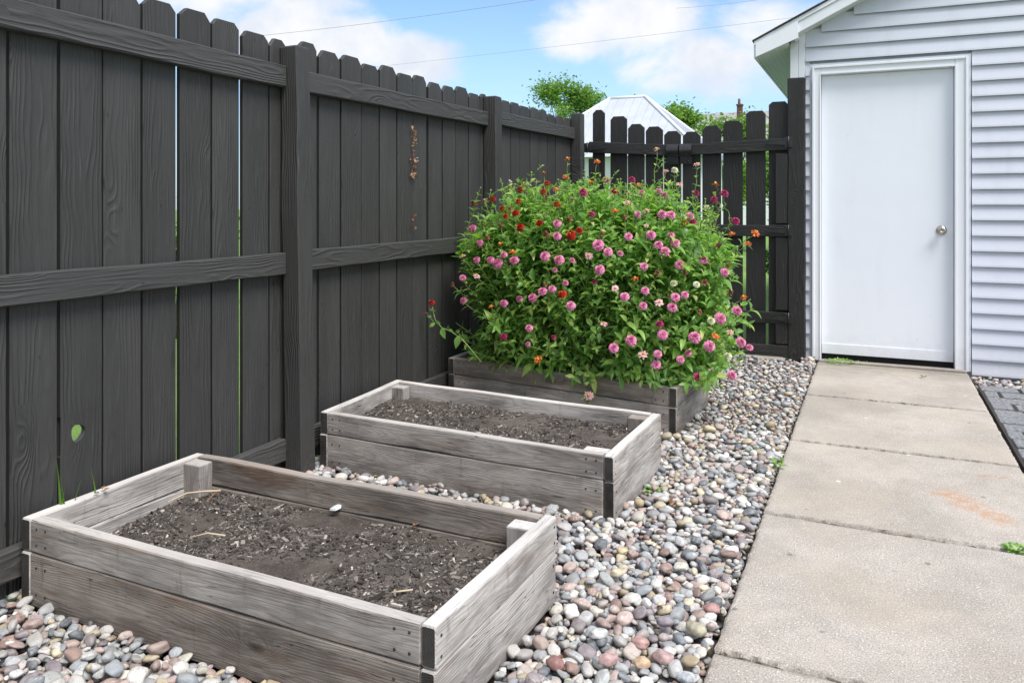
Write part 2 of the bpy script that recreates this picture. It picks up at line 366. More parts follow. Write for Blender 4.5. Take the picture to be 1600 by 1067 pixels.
def concrete_mat():
    m, g = mat('aged_concrete')
    geo = g.n('ShaderNodeNewGeometry').outputs['Position']
    big = g.noise(geo, 1.7, 5, .6); med = g.noise(geo, 14., 4, .6)
    c = g.mix(g.sstep(big, .3, .7), (.345, .31, .27), (.47, .425, .375))
    c = g.mix(g.m('MULTIPLY', g.sstep(med, .4, .7), .28), c, (.30, .285, .265))
    for sc, lo, hi, cc, am in ((110., .14, .27, (.74, .70, .66), .7), (150., .12, .24, (.16, .14, .125), .85), (62., .10, .15, (.72, .70, .68), .6), (85., .10, .17, (.40, .30, .22), .7), (48., .07, .11, (.12, .10, .09), .7)):
        vo = g.n('ShaderNodeTexVoronoi', {'feature': 'F1'}, Vector=g.vm('ADD', geo, (sc, 0, 0)), Scale=sc)
        sel = g.m('GREATER_THAN', g.n('ShaderNodeSeparateColor', Color=vo.outputs['Color']).outputs[1], .55)
        c = g.mix(g.m('MULTIPLY', g.m('MULTIPLY', g.sstep(vo.outputs['Distance'], lo, hi, 1., 0.), sel), am), c, cc)
    fine = g.noise(geo, 210., 5, .75)
    c = g.mix(.7, c, g.mix(g.sstep(fine, .3, .7), (.36, .36, .36), (1.6, 1.6, 1.6)), 'MULTIPLY')
    sp = g.n('ShaderNodeSeparateXYZ', Vector=geo); X, Y, Z = sp.outputs
    # rust streaks
    def streak(a, b, wd):
        a, b = Vector(a), Vector(b); d = (b-a); L = d.length; d.normalize(); nrm = Vector((-d.y, d.x))
        dx = g.m('SUBTRACT', X, a.x); dy = g.m('SUBTRACT', Y, a.y)
        al = g.m('ADD', g.m('MULTIPLY', dx, d.x), g.m('MULTIPLY', dy, d.y))
        ac = g.m('ABSOLUTE', g.m('ADD', g.m('ADD', g.m('MULTIPLY', dx, nrm.x), g.m('MULTIPLY', dy, nrm.y)), g.m('MULTIPLY', g.m('SUBTRACT', g.noise(geo, 9., 3), .5), .08)))
        wdt = g.m('MULTIPLY_ADD', g.noise(geo, 16., 3), wd*1.6, wd*.4)
        f = g.sstep(g.m('DIVIDE', ac, wdt), .2, 1., 1., 0.)
        return g.m('MULTIPLY', f, g.m('MULTIPLY', g.sstep(al, -.02, .07), g.sstep(al, L-.05, L+.03, 1., 0.)))
    a = atz(1462, 762, 0); b = atz(1583, 820, 0); e = atz(1500, 742, 0); h2 = atz(1598, 747, 0)
    rs = g.m('MAXIMUM', g.m('MULTIPLY', streak((a.x, a.y), (b.x, b.y), .075), .60), g.m('MULTIPLY', g.m('MULTIPLY', streak((e.x, e.y), (h2.x, h2.y), .03), g.sstep(med, .45, .6)), .6))
    rs = g.m('MULTIPLY', rs, g.sstep(g.noise(geo, 28., 4, .7), .30, .62))
    c = g.mix(g.m('MULTIPLY', rs, g.m('MULTIPLY_ADD', fine, .8, .45), clamp=True), c, (.46, .20, .07))
    # darker towards the door threshold
    door_dark = g.m('MULTIPLY', g.sstep(g.m('ADD', Y, g.m('MULTIPLY', g.m('SUBTRACT', med, .5), .35)), 5.72, 6.05), .45)
    c = g.mix(door_dark, c, (.17, .15, .125))
    blo = g.sstep(g.noise(geo, 4.5, 5, .65), .50, .72); c = g.mix(g.m('MULTIPLY', blo, .22), c, (.26, .235, .20))
    war = g.sstep(g.noise(g.vm('ADD', geo, (9, 3, 0)), 2.3, 3), .45, .7); c = g.mix(g.m('MULTIPLY', war, .25), c, (.50, .42, .32))
    spt = g.n('ShaderNodeTexVoronoi', {'feature': 'F1'}, Vector=geo, Scale=5.5).outputs['Distance']; c = g.mix(g.m('MULTIPLY', g.sstep(spt, .035, .075, 1., 0.), .6), c, (.12, .11, .10))
    spw = g.n('ShaderNodeTexVoronoi', {'feature': 'F1'}, Vector=g.vm('ADD', geo, (3, 7, 0)), Scale=4.).outputs['Distance']; c = g.mix(g.m('MULTIPLY', g.sstep(spw, .03, .05, 1., 0.), .6), c, (.78, .77, .75))
    # grime at the joints
    jd = g.m('ABSOLUTE', g.m('SUBTRACT', g.m('FRACT', g.m('ADD', Y, g.m('MULTIPLY_ADD', X, .012, .46))), .5))
    jm = g.m('MULTIPLY', g.sstep(g.m('ADD', jd, g.m('MULTIPLY', g.m('SUBTRACT', g.noise(geo, 22., 4), .5), .05)), .0, .03, 1., 0.), .5)
    c = g.mix(jm, c, (.14, .12, .10))
    hh = g.m('ADD', g.m('MULTIPLY', fine, .6), g.m('MULTIPLY', med, .5))
    g.out(princ(g, Base_Color=c, Roughness=.9, Normal=g.bump(hh, .5, .003), Specular_IOR_Level=.2))
    return m
M_CONC = concrete_mat()
M_PAVER = simple('dark_grey_paver', (.20, .205, .215), .9, 55, .45, bump=.9, bscale=120)

def soil_mat():
    m, g = mat('dark_soil')
    geo = g.n('ShaderNodeNewGeometry').outputs['Position']
    a = g.noise(geo, 9., 4); b = g.noise(geo, 120., 5, .7)
    c = g.mix(g.sstep(a, .3, .7), (.070, .058, .050), (.135, .115, .100))
    c = g.mix(g.m('MULTIPLY', g.sstep(b, .5, .75), .6), c, (.21, .19, .175))
    g.out(princ(g, Base_Color=c, Roughness=.95, Normal=g.bump(b, 1., .006), Specular_IOR_Level=.1)); return m
M_SOIL = soil_mat()
def island_mat(name, stops, rough=.9, interp='LINEAR', trans=0., nscale=80., spec=.3, namp=.25):
    m, g = mat(name)
    gi = g.n('ShaderNodeNewGeometry'); c = g.ramp(gi.outputs['Random Per Island'], stops, interp)
    nn = g.noise(gi.outputs['Position'], nscale, 3)
    c = g.mix(1., c, g.mix(nn, (1-namp,)*3, (1+namp,)*3), 'MULTIPLY')
    p = princ(g, Base_Color=c, Roughness=rough, Specular_IOR_Level=spec)
    if trans:
        tr = g.n('ShaderNodeBsdfTranslucent', Color=g.mix(1., c, (1.15, 1.3, .5), 'MULTIPLY')).outputs[0]
        mx = g.n('ShaderNodeMixShader'); g.put(mx.inputs[0], trans); g.put(mx.inputs[1], p); g.put(mx.inputs[2], tr); p = mx.outputs[0]
    g.out(p); return m
M_CHIP = island_mat('bark_chips', [(0, (.035, .030, .027)), (.55, (.085, .074, .065)), (.80, (.155, .137, .122)), (.95, (.26, .22, .19)), (1, (.55, .52, .46))])
M_LEAF = island_mat('zinnia_leaf', [(0, (.15, .30, .085)), (.35, (.22, .42, .11)), (.7, (.32, .54, .14)), (.9, (.46, .62, .17)), (1, (.60, .66, .24))], .33, trans=.50, nscale=50, spec=.45)
M_STEM = simple('zinnia_stem', (.16, .24, .06), .5, 30, .3)
M_GRASS = island_mat('grass_blades', [(0, (.06, .15, .02)), (.5, (.11, .24, .035)), (1, (.20, .34, .06))], .5, trans=.3)
M_TLEAF = island_mat('tree_leaf', [(0, (.11, .22, .045)), (.5, (.18, .32, .07)), (1, (.27, .42, .10))], .5, trans=.45, nscale=3.)
M_BARK = simple('tree_bark', (.10, .08, .065), .95, 20, .4, bump=.6, bscale=30)
M_DRY = island_mat('dry_leaf', [(0, (.16, .075, .045)), (.5, (.28, .15, .09)), (1, (.48, .32, .22))], .7, trans=.15)
M_STRAW = island_mat('dry_straw', [(0, (.36, .27, .18)), (1, (.62, .52, .38))], .8)
def petal(name, a, b, c): return island_mat(name, [(0, a), (.5, b), (1, c)], .5, trans=.18, nscale=200, spec=.25)
M_PINK = petal('pink_petal', (.60, .13, .34), (.76, .27, .50), (.86, .46, .66))
M_PALE = petal('pale_pink_petal', (.66, .30, .42), (.78, .50, .56), (.70, .42, .40))
M_RED = petal('red_petal', (.30, .012, .010), (.50, .03, .015), (.62, .07, .03))
M_ORANGE = petal('orange_red_petal', (.50, .06, .02), (.66, .12, .03), (.66, .22, .05))
M_MAG = petal('magenta_petal', (.36, .02, .11), (.50, .04, .18), (.60, .10, .27))
M_CREAM = petal('cream_petal', (.62, .64, .44), (.78, .78, .62), (.82, .80, .70))
M_SPENT = petal('spent_petal', (.10, .035, .022), (.19, .07, .04), (.30, .14, .08))
M_DISC = simple('flower_disc', (.52, .34, .05), .8)
M_SEPAL = simple('green_sepal', (.13, .20, .06), .6)

# ---------------------------------------------------------------- ground structure
def sheet(name, x0, x1, y0, y1, z, m, kind='structure'):
    mb = MB(); mb.add([(x0, y0, z), (x1, y0, z), (x1, y1, z), (x0, y1, z)], [(0, 1, 2, 3)])
    return tag(mb.build(name, m), kind=kind)
def lawn_mat():
    m, g = mat('lawn'); geo = g.n('ShaderNodeNewGeometry').outputs['Position']
    a = g.noise(geo, 1.2, 4); b = g.noise(geo, 60., 4, .7)
    c = g.mix(g.sstep(a, .3, .7), (.16, .29, .05), (.24, .38, .08)); c = g.mix(g.sstep(b, .4, .7), c, (.09, .17, .03))
    g.out(princ(g, Base_Color=c, Roughness=.9, Normal=g.bump(b, 1., .02))); return m
sheet('ground', -150, 150, -60, 300, -.13, lawn_mat())
sheet('yard_soil', -2.33, 6.5, -1.5, 6.21, -.045, M_SOIL)

# walkway slabs
PX0, PX1 = -.372, .578
def slab(mb, x0, x1, y0, y1, seed, nx=46, ny=50):
    vs, fs = [], []
    skew = lambda x: -(x-x0)*.012
    for j in range(ny+1):
        for i in range(nx+1):
            # cluster rows near the edges
            a = i/nx; b = j/ny; a = a-.12*math.sin(TAU*a)/TAU*4*.5; b = b-.12*math.sin(TAU*b)/TAU*4*.5
            a = min(max(a, 0), 1); b = min(max(b, 0), 1)
            x = x0+(x1-x0)*a; y = y0+(y1-y0)*b
            d = min((x-x0), (x1-x), (y-y0), (y1-y))
            n = noise.noise(Vector((x*13, y*13, seed))); n2 = noise.noise(Vector((x*50, y*50, seed+5)))
            z = -.010*math.exp(-max(d, 0)/.007)*(1+1.2*n2)+.0012*noise.noise(Vector((x*3, y*3, seed)))
            if d < 1e-4:
                jx = (.012*n+.011*n2) if j in (0, ny) else .006*n+.004*n2
                if i in (0, nx): x += (abs(jx) if i == 0 else -abs(jx))
                if j in (0, ny): y += (abs(jx)*1.3 if j == 0 else -abs(jx)*1.3)
            vs.append((x, y+skew(x), z))
    w_ = nx+1
    for j in range(ny):
        for i in range(nx): fs.append((j*w_+i, j*w_+i+1, (j+1)*w_+i+1, (j+1)*w_+i))
    rim = [i for i in range(nx+1)]+[j*w_+nx for j in range(1, ny+1)]+[ny*w_+i for i in range(nx-1, -1, -1)]+[j*w_ for j in range(ny-1, 0, -1)]
    b0 = len(vs)
    for r_ in rim: x, y, z = vs[r_]; vs.append((x, y, -.10))
    for k in range(len(rim)):
        k2 = (k+1) % len(rim); fs.append((rim[k], b0+k, b0+k2, rim[k2]))
    mb.add(vs, fs, smooth=False)
mb = MB(); ys = [6.13, 5.045, 4.045, 3.045, 2.05, 1.05, .05]
for i in range(len(ys)-1): slab(mb, PX0, PX1, ys[i+1]+.003, ys[i]-.003, i*3.1, 110, 60)
tag(mb.build('walkway', M_CONC), kind='structure')
mb = MB(); box(mb, (-.365, 6.134, -.1), (.57, 6.19, .012), bev=.006)
tag(mb.build('door_threshold', M_CONC), kind='structure')
mb = MB(); slab(mb, -2.1, -.58, 5.975, 6.075, 44.)
kb = tag(mb.build('concrete_kerb', M_CONC), kind='structure'); kb.location.z = .028
# pavers beside the walkway
mb = MB(); y = 5.84; row = 0
while y > 1.2:
    h = .155; x = .600+random.uniform(0, .01); k = 0
    while x < 3.2:
        wd = (.22, .16, .30)[(k+row) % 3]*(.55 if (k == 0 and row % 2) else 1)
        z1 = -.018+random.uniform(-.003, .003)
        beam(mb, (x+.009, y-h/2, (z1-.08)/2), (x+wd-.009, y-h/2+random.uniform(-.002, .002), (z1-.08)/2), (0, 0, 1), z1+.08, h-.020, .004, 6, .0015)
        x += wd; k += 1
    y -= h+.004; row += 1
mb.add([(.60, 1.2, -.0235), (3.3, 1.2, -.0235), (3.3, 5.84, -.0235), (.60, 5.84, -.0235)], [(0, 1, 2, 3)], mi=1)
tag(mb.build('paving', [M_PAVER, simple('dark_joint_sand', (.035, .030, .026), .95)]), kind='structure')

# ---------------------------------------------------------------- fence on the left
FB = -2.24            # visible face of the pickets
def fy(u, X=FB):      # pixel column -> distance along the fence
    return X*(ray(u, 0).y/ray(u, 0).x)
fence = empty('wooden_fence', (-2.22, 2.6, 0), 'charcoal painted board fence running down the left side behind the raised beds', 'fence')
def picket(mb, y0, y1, z0, z1, xf=FB, th=.019, hole=None, plane='X', ear=.028, tilt=0.):
    wd = y1-y0; e = min(ear*random.uniform(.8, 1.15), wd*.33); e2 = e*random.uniform(.8, 1.2)
    off = (random.uniform(0, 60), random.uniform(-.04, .04), random.choice((-1, 1))*random.uniform(.02, .05)); rn = random.random()
    def P(a, l, t):
        aa = a+tilt*(l-z0)
        return (xf-t, aa, l) if plane == 'X' else (aa, xf+t, l)
    def gcf(a, l, t): return (l+off[0], a-(y0+y1)/2+off[1], t+off[2])
    def poly(pts, b=.002):
        c = Vector((sum(p[0] for p in pts)/len(pts), sum(p[1] for p in pts)/len(pts)))
        def ins(p):
            d = Vector(p)-c; return (p[0]-b*(1 if d.x > 0 else -1), p[1]-b*(1 if d.y > 0 else -1))
        ip = [ins(p) for p in pts]; n = len(pts)
        rings = [(ip, 0), (pts, b), (pts, th-b), (ip, th)]
        vs, gc = [], []
        for (ps, t) in rings:
            for p in ps: vs.append(P(p[0], p[1], t)); gc.append(gcf(p[0], p[1], t))
        fs = [tuple(range(n)), tuple(3*n+i for i in range(n-1, -1, -1))]
        for r_ in range(3):
            for i in range(n): j = (i+1) % n; fs.append((r_*n+i, (r_+1)*n+i, (r_+1)*n+j, r_*n+j))
        if plane != 'X': fs = [f[::-1] for f in fs]
        k0 = len(mb.mi); mb.add(vs, fs, gc, rn)
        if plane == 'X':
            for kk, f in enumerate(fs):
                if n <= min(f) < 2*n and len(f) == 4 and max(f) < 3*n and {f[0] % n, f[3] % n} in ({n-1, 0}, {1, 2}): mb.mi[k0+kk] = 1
    top = [(y1, z1-e), (y1-e2, z1), (y0+e, z1), (y0, z1-e2)]
    if hole is None:
        poly([(y0, z0), (y1, z0)]+top)
    else:
        hc, hl, ra, rb = hole
        poly([(y0, z0), (y1, z0), (y1, hl-.06), (y0, hl-.06)], .0005)
        poly([(y0, hl+.06), (y1, hl+.06)]+top, .0005)
        rect = []
        for i in range(4): rect.append((y0+wd*i/4, hl-.06))
        for i in range(4): rect.append((y1, hl-.06+.12*i/4))
        for i in range(4): rect.append((y1-wd*i/4, hl+.06))
        for i in range(4): rect.append((y0, hl+.06-.12*i/4))
        hp = []
        for p in rect:
            a = math.atan2(p[1]-hl, p[0]-hc); q = 1+.10*math.sin(3*a+1); hp.append((hc+ra*q*math.cos(a), hl+rb*q*math.sin(a)))
        vs, gc, fs = [], [], []
        for (ps, t) in ((rect, 0), (hp, 0), (hp, th), (rect, th)):
            for p in ps: vs.append(P(*p, t)); gc.append(gcf(*p, t))
        for r_ in range(3):
            for i in range(16): j = (i+1) % 16; fs.append((r_*16+i, r_*16+j, (r_+1)*16+j, (r_+1)*16+i))
        mb.add(vs, fs, gc, rn)
post_y = [2.59-1.90, 2.59, 4.475, 6.06]
bays = [
    [fy(u) for u in (13, 92, 161, 223, 279, 331, 377, 421)],
    [fy(u) for u in (498, 533, 565, 593.5, 620.5, 646, 669, 692, 712.5, 733, 751)],
    [fy(u) for u in (785, 799, 813, 829, 843, 856, 868.5, 881, 894)]]
b0 = bays[0]
while b0[0] > -.4: b0.insert(0, b0[0]-.15)
b0.append(b0[-1]+.115)
bays[1].insert(0, bays[1][0]-.13); bays[1].append(bays[1][-1]+.10)
bays[2].insert(0, bays[2][0]-.10); bays[2].append(bays[2][-1]+.10); bays[2].append(bays[2][-1]+.11)
hp = atx(122, 676, FB)
wide_gap = {round(fy(279), 3): .0155, round(fy(377), 3): .0205, round(fy(669), 3): .028, round(fy(498), 3): .019, round(fy(533), 3): .007}
for bi, bl in enumerate(bays):
    mb = MB()
    for i in range(len(bl)-1):
        gpa = wide_gap.get(round(bl[i], 3), .0095); gpb = wide_gap.get(round(bl[i+1], 3), .0095)
        a, b = bl[i]+gpa/2, bl[i+1]-gpb/2
        hole = (hp.y, hp.z, .024, .027) if a < hp.y < b else None
        z1 = 1.825+random.uniform(-.013, .012)
        picket(mb, a, b, .015, z1, FB+random.uniform(-.004, .001), hole=hole, tilt=random.uniform(-.0008, .0008))
    mb.build('picket_panel', [M_PAINT, M_GAP_SHADE], fence)
def rail(y0, y1, z0, z1, h=.088):
    mb = MB(); beam(mb, (-2.219, y0, z0), (-2.219, y1, z1), (0, 0, 1), h, .038, .004, 26, .0018); mb.build('rail', M_WORN_LIT, fence)
for i in range(3):
    ya, yb = post_y[i]+.091, post_y[i+1]-.001
    zt = (1.660, 1.655, 1.690)[i]
    rail(ya, yb, zt+(.012 if i == 0 else 0), zt-(.004 if i == 0 else -.012)); rail(ya, yb, .890, .888 if i < 1 else .90); rail(ya, yb, .112+.012*i, .122+.012*i)
rail(-.9, post_y[0]-.001, 1.665, 1.667); rail(-.9, post_y[0]-.001, .888, .888); rail(-.9, post_y[0]-.001, .11, .112)
for i, y in enumerate(post_y):
    mb = MB(); top = (1.80, 1.785, 1.812, 1.87)[i]; lx = .024 if i == 1 else .004
    beam(mb, (-2.186+lx, y+.045, -.1), (-2.196+(-.0 if i == 1 else 0), y+.045, top), (0, 1, 0), .089, .089, .006, 16, .002)
    mb.build('post', M_PAINT, fence)

# ---------------------------------------------------------------- gate
GY = 6.12
def gx(u, Y=GY): r_ = ray(u, 0); return Y*r_.x/r_.y
def gz(u, v, Y=GY): return aty(u, v, Y).z
left = [(926, 944, 172), (954, 979, 182), (981, 1006, 194), (1009, 1035, 198), (1038, 1063.5, 205)]
right = [(1067, 1094, 206), (1097.5, 1126, 196.5), (1130, 1160, 189), (1166, 1196, 173.5), (1201, 1231, 159)]
def hinge(parent, x, z, s, stile=True):
    mb = MB(); box(mb, (x-.028, GY-.052, z-.035), (x+.028, GY-.046, z+.04), bev=.002)
    vs = [(x-s*.02, GY-.0555, z+.018), (x-s*.02, GY-.0555, z-.018), (x-s*.155, GY-.0555, z-.006), (x-s*.155, GY-.0555, z+.006)]
    vs += [(a, b+.005, c) for a, b, c in vs]
    mb.add(vs, [(0, 1, 2, 3), (7, 6, 5, 4), (0, 4, 5, 1), (1, 5, 6, 2), (2, 6, 7, 3), (3, 7, 4, 0)])
    tube(mb, [(x, GY-.056, z-.04), (x, GY-.056, z+.045)], .006, 8)
    mb.build('hinge', M_BLACKM, parent)
def grail(parent, xa, za, xb, zb, h=.085):
    mb = MB(); beam(mb, (xa, GY-.0195-.003, za), (xb, GY-.0195-.003, zb), (0, 0, 1), h, .038, .003, 10, .0015); mb.build('gate_rail', M_PAINT_GATE, parent)
for side, pk, lab in ((0, left, 'black picket gate leaf behind the zinnias, joining the long fence'), (1, right, 'black picket gate leaf with steel hinges beside the white garage')):
    gt = empty('wooden_gate', (gx((pk[0][0]+pk[-1][1])/2), GY, 0), lab, 'gate', 'two leaves of the picket gate')
    for (a, b, v) in pk:
        mb = MB(); picket(mb, gx(a)-.0012, gx(b)+.0012, .035, gz((a+b)/2, v), GY, .019, plane='Y', ear=.030, tilt=random.uniform(-.001, .001))
        mb.build('picket', M_PAINT_GATE, gt)
    xa, xb = (gx(922), gx(1063)) if side == 0 else (gx(1067), gx(1233))
    if side == 0: grail(gt, xa, gz(922, 231), xb, gz(1063, 235.5))
    else: grail(gt, xa, gz(1067, 235.5), xb, gz(1233, 225.5))
    grail(gt, xa, gz(1160, 360)-.003, xb, gz(1160, 360)); grail(gt, xa, gz(1160, 493), xb, gz(1160, 493)); grail(gt, xa, gz(1160, 544), xb, gz(1160, 543))
    sx = gx(930) if side == 0 else gx(1222)
    for (zl, zh) in ((gz(1200, 535)+.001, gz(1200, 503)-.003), (gz(1200, 483)+.003, gz(1200, 370)-.003), (gz(1200, 350)+.004, gz(1200, 240)-.006)):
        mb = MB(); beam(mb, (sx, GY-.0225, zl), (sx, GY-.0225, zh), (1, 0, 0), .085, .036, .003, 8, .0012); mb.build('gate_stile', M_PAINT_GATE, gt)
    hx = gx(921) if side == 0 else gx(1233)
    for v in ((232, 360, 493) if side == 0 else (226, 360, 493)): hinge(gt, hx, gz(1160 if side else 930, v), 1 if side else -1)
    # latch bracket half
    ux = (1044, 1062) if side == 0 else (1064.5, 1083)
    mb = MB(); x0, x1 = gx(ux[0]), gx(ux[1]); zt, zb = gz(1060, 226), gz(1060, 257)
    n = 8; prof = [(GY-.044, zb), (GY-.048, zb+.045)]+[(GY-.048-.030*math.sin(a*math.pi/n), zb+.05+(zt-zb-.05)*(a/n)) for a in range(n+1)]
    vs = [(x, y, z) for (y, z) in prof for x in (x0, x1)]+[(x, y+.004, z) for (y, z) in prof for x in (x0, x1)]
    m2 = len(prof)*2; fs = []
    for i in range(len(prof)-1):
        fs += [(2*i, 2*i+1, 2*i+3, 2*i+2), (m2+2*i, m2+2*i+2, m2+2*i+3, m2+2*i+1), (2*i, 2*i+2, m2+2*i+2, m2+2*i), (2*i+1, m2+2*i+1, m2+2*i+3, 2*i+3)]
    mb.add(vs, fs)
    for bx in (.3, .7): lathe(mb, (x0+(x1-x0)*bx, GY-.046, zb+.02), (0, -1, 0), [(0, .006), (.004, .006), (.006, .003)], 10)
    mb.build('latch', M_BLACKM, gt)
gp = MB(); beam(gp, (gx(1245.5), GY-.0, -.1), (gx(1244.5), GY-.0, gz(1245, 123)), (1, 0, 0), .118, .09, .006, 14, .002)
tag(gp.build('gate_post', M_PAINT_GATE), 'tall black gate post standing against the corner of the garage', 'post')

# ---------------------------------------------------------------- garage
GW = 6.20
gar = empty('garage', (.1, GW, 0), 'white sided garage with closed door at the end of the path', 'building')
XL, XR = -.455, 5.6; RIDGE = 2.5; SL = .485; ZE = 2.30
REV = .1045
def wall_strips(mb):
    z = -.02
    while z < 4.2:
        z2 = z+REV
        xl = XL if z2 < ZE+.02 else XL+max(0, z-.03-ZE)/SL
        xr = 2*RIDGE-xl+.2 if z2 > ZE+.02 else XR
        if xr-xl < .3: break
        spans = [(xl, xr)]
        if z < 2.135: spans = [(xl, -.425), (.605, xr)]
        for (a, b) in spans:
            # split long courses with lap joints
            cuts = [a, b]
            if b-a > 2: cuts = [a, a+1.5+.9*((int(z/REV)*37) % 10)/10, b]
            for c0, c1 in zip(cuts[:-1], cuts[1:]):
                yb, yt = GW-.029, GW-.003
                if c0 != a: yb -= .0012; c0 -= .02
                zz2 = z2+.028
                vs = [(c0, yb, z), (c1, yb, z), (c1, yb+.0008, z+.012), (c0, yb+.0008, z+.012), (c0, yt, zz2), (c1, yt, zz2), (c0, yb+.003, z+.0005), (c1, yb+.003, z+.0005), (c0, yb+.004, z+.027), (c1, yb+.004, z+.027)]
                mb.add(vs, [(0, 1, 2, 3), (3, 2, 5, 4), (6, 7, 1, 0), (8, 9, 7, 6)])
        z = z2
mb = MB(); wall_strips(mb)
box(mb, (XL-.02, GW+.012, -.1), (-.35, GW+.10, 2.45)); box(mb, (.51, GW+.012, -.1), (XR, GW+.10, 2.45)); box(mb, (-.35, GW+.012, 2.08), (.51, GW+.10, 2.45))
# gable backing and the other walls
gz_ = [(XL-.02, 2.451), (XR, 2.451), (RIDGE, 2.451+(RIDGE-XL)*SL-.1)]
mb.add([(x, GW+.02, z) for x, z in gz_]+[(x, GW+.1, z) for x, z in gz_], [(0, 1, 2), (5, 4, 3)])
box(mb, (XL-.02, GW+.101, -.1), (XL+.08, 12.5, 2.42)); box(mb, (XR-.1, GW+.101, -.1), (XR, 12.5, 2.42)); box(mb, (XL+.081, 12.4, -.1), (XR-.101, 12.5, 2.42))
mb.build('wall', M_SIDING, gar)
mb = MB(); box(mb, (-.56, GW-.028, -.02), (-.505, GW+.02, 2.37), bev=.003); box(mb, (-.5035, GW-.024, -.02), (-.456, GW+.0, 2.40), bev=.003); box(mb, (-.562, GW+.021, -.02), (-.4775, GW+.11, 2.37), bev=.003)
mb.build('corner_trim', M_TRIM, gar)
# door
DX0, DX1, DZ0, DZ1 = -.346, .500, .046, 2.068
mb = MB(); box(mb, (DX0, GW+.02, DZ0), (DX1, GW+.062, DZ1), bev=.0025)
door = mb.build('door', M_DOOR, gar, None)
mb = MB(); box(mb, (DX0+.002, GW+.0135, DZ0+.003), (DX1-.003, GW+.0195, DZ0+.075), bev=.001)
mb.build('kick_strip', M_DOOR, door)
kp = aty(1471, 360, GW+.02)
mb = MB(); lathe(mb, kp, (0, -1, 0), [(0, .034), (.004, .034), (.009, .028), (.012, .013), (.030, .012), (.036, .021), (.046, .0275), (.056, .0265), (.062, .020), (.064, .011), (.060, .009), (.060, .0)], 28)
box(mb, (kp.x-.0012, kp.y-.0625, kp.z-.005), (kp.x+.0012, kp.y-.0595, kp.z+.005), 1)
mb.build('door_knob', [M_STEEL, M_BLACKM], door)
mb = MB()
def casing(x0, x1, y0, y1, z0, z1): box(mb, (x0, y0, z0), (x1, y1, z1), bev=.003)
CL, CR, CT = -.408, .582, 2.135
casing(CL, DX0-.004, GW-.032, GW+.01, -.0, CT-.0); casing(DX1+.004, CR, GW-.032, GW+.01, -.0, CT)
casing(DX0-.0035, DX1+.0035, GW-.031, GW+.01, DZ1+.005, CT-.001)
for q, (o_, t_) in enumerate(((.012, .012), (.034, .006))):        # raised mouldings of the casing
    casing(CL-.0+o_*0, CL+o_*.9+.004, GW-.032-.010+q*.004, GW-.0325, .0, CT+.001-q*.001) if q == 0 else None
casing(CR-.016, CR, GW-.042, GW-.0325, .0, CT+.001); casing(CL+.0155, CR-.0165, GW-.0415, GW-.0325, CT-.016, CT+.001)
casing(CL+.050, DX0-.004, GW-.037, GW-.0325, .0, DZ1+.016); casing(DX1+.004, DX1+.016, GW-.037, GW-.0325, .0, DZ1+.016); casing(DX0-.0035, DX1+.0035, GW-.0365, GW-.0325, DZ1+.005, DZ1+.016)
# jamb faces
casing(DX0-.012, DX0-.002, GW+.011, GW+.075, .0, DZ1+.01); casing(DX1+.002, DX1+.012, GW+.011, GW+.075, .0, DZ1+.01); casing(DX0-.0015, DX1+.0015, GW+.011, GW+.075, DZ1+.002, DZ1+.011)
mb.build('door_frame', M_TRIM, gar)
mb = MB(); box(mb, (CL-.018, GW-.020, -.0), (CL-.001, GW+.0, CT+.018)); box(mb, (CR+.001, GW-.020, -.0), (CR+.018, GW+.0, CT+.018)); box(mb, (CL-.0005, GW-.020, CT+.003), (CR+.0005, GW+.0, CT+.018))
mb.build('channel_trim', M_SIDING, gar)
mb = MB(); box(mb, (DX0-.001, GW+.03, .001), (DX1+.001, GW+.09, DZ0-.004)); mb.build('door_gap_shade', M_DARKGAP, gar)  # near-black block painted in as the shade under the door
# roof
RX0, RZ0 = -.80, 2.325; RL = (RIDGE-RX0)
def sloped(mb, x0, z0, x1, th, y0, y1, s=SL, mi=0):
    z1 = z0+(x1-x0)*s
    vs = [(x0, y0, z0), (x1, y0, z1), (x1, y0, z1-th), (x0, y0, z0-th), (x0, y1, z0), (x1, y1, z1), (x1, y1, z1-th), (x0, y1, z0-th)]
    mb.add(vs, [(0, 3, 2, 1), (4, 5, 6, 7), (0, 1, 5, 4), (3, 7, 6, 2), (0, 4, 7, 3), (1, 2, 6, 5)], None, .5, mi)
mb = MB(); y_ = 6.035
n = 22
for i in range(n):   # shingle courses
    xa = RX0-.012+(RL+.012)*i/n; xb = RX0-.012+(RL+.012)*(i+1)/n
    sloped(mb, xa, RZ0+.018+(xa-RX0)*SL, xb+.01, .010, y_+random.uniform(-.004, .004), 12.7)
sloped(mb, RIDGE, RZ0+.006+RL*SL, 2*RIDGE-RX0, .012, y_, 12.7, -SL)
mb.build('roof', M_SHINGLE, gar)
mb = MB(); sloped(mb, RX0, RZ0+.004, RIDGE, .030, y_+.012, y_+.028)
sloped(mb, RX0+.004, RZ0-.0265, RIDGE, .075, y_+.022, y_+.044)
sloped(mb, RIDGE+.001, RZ0+.004+RL*SL, 2*RIDGE-RX0, .10, y_+.014, y_+.04, -SL)
mb.build('rake_board', M_TRIM, gar)
mb = MB()      # widened foot of the rake, its outline follows the slope
x0, x1 = RX0+.012, -.495
pz = [(x0, RZ0-.022), (x1, RZ0-.022+(x1-x0)*SL), (x1, RZ0+.004), (x0, RZ0-.112)]
vs = [(x, y_+.006, z) for x, z in pz]+[(x, y_+.0215, z) for x, z in pz]
mb.add(vs, [(0, 3, 2, 1), (4, 5, 6, 7), (0, 1, 5, 4), (1, 2, 6, 5), (2, 3, 7, 6), (3, 0, 4, 7)])
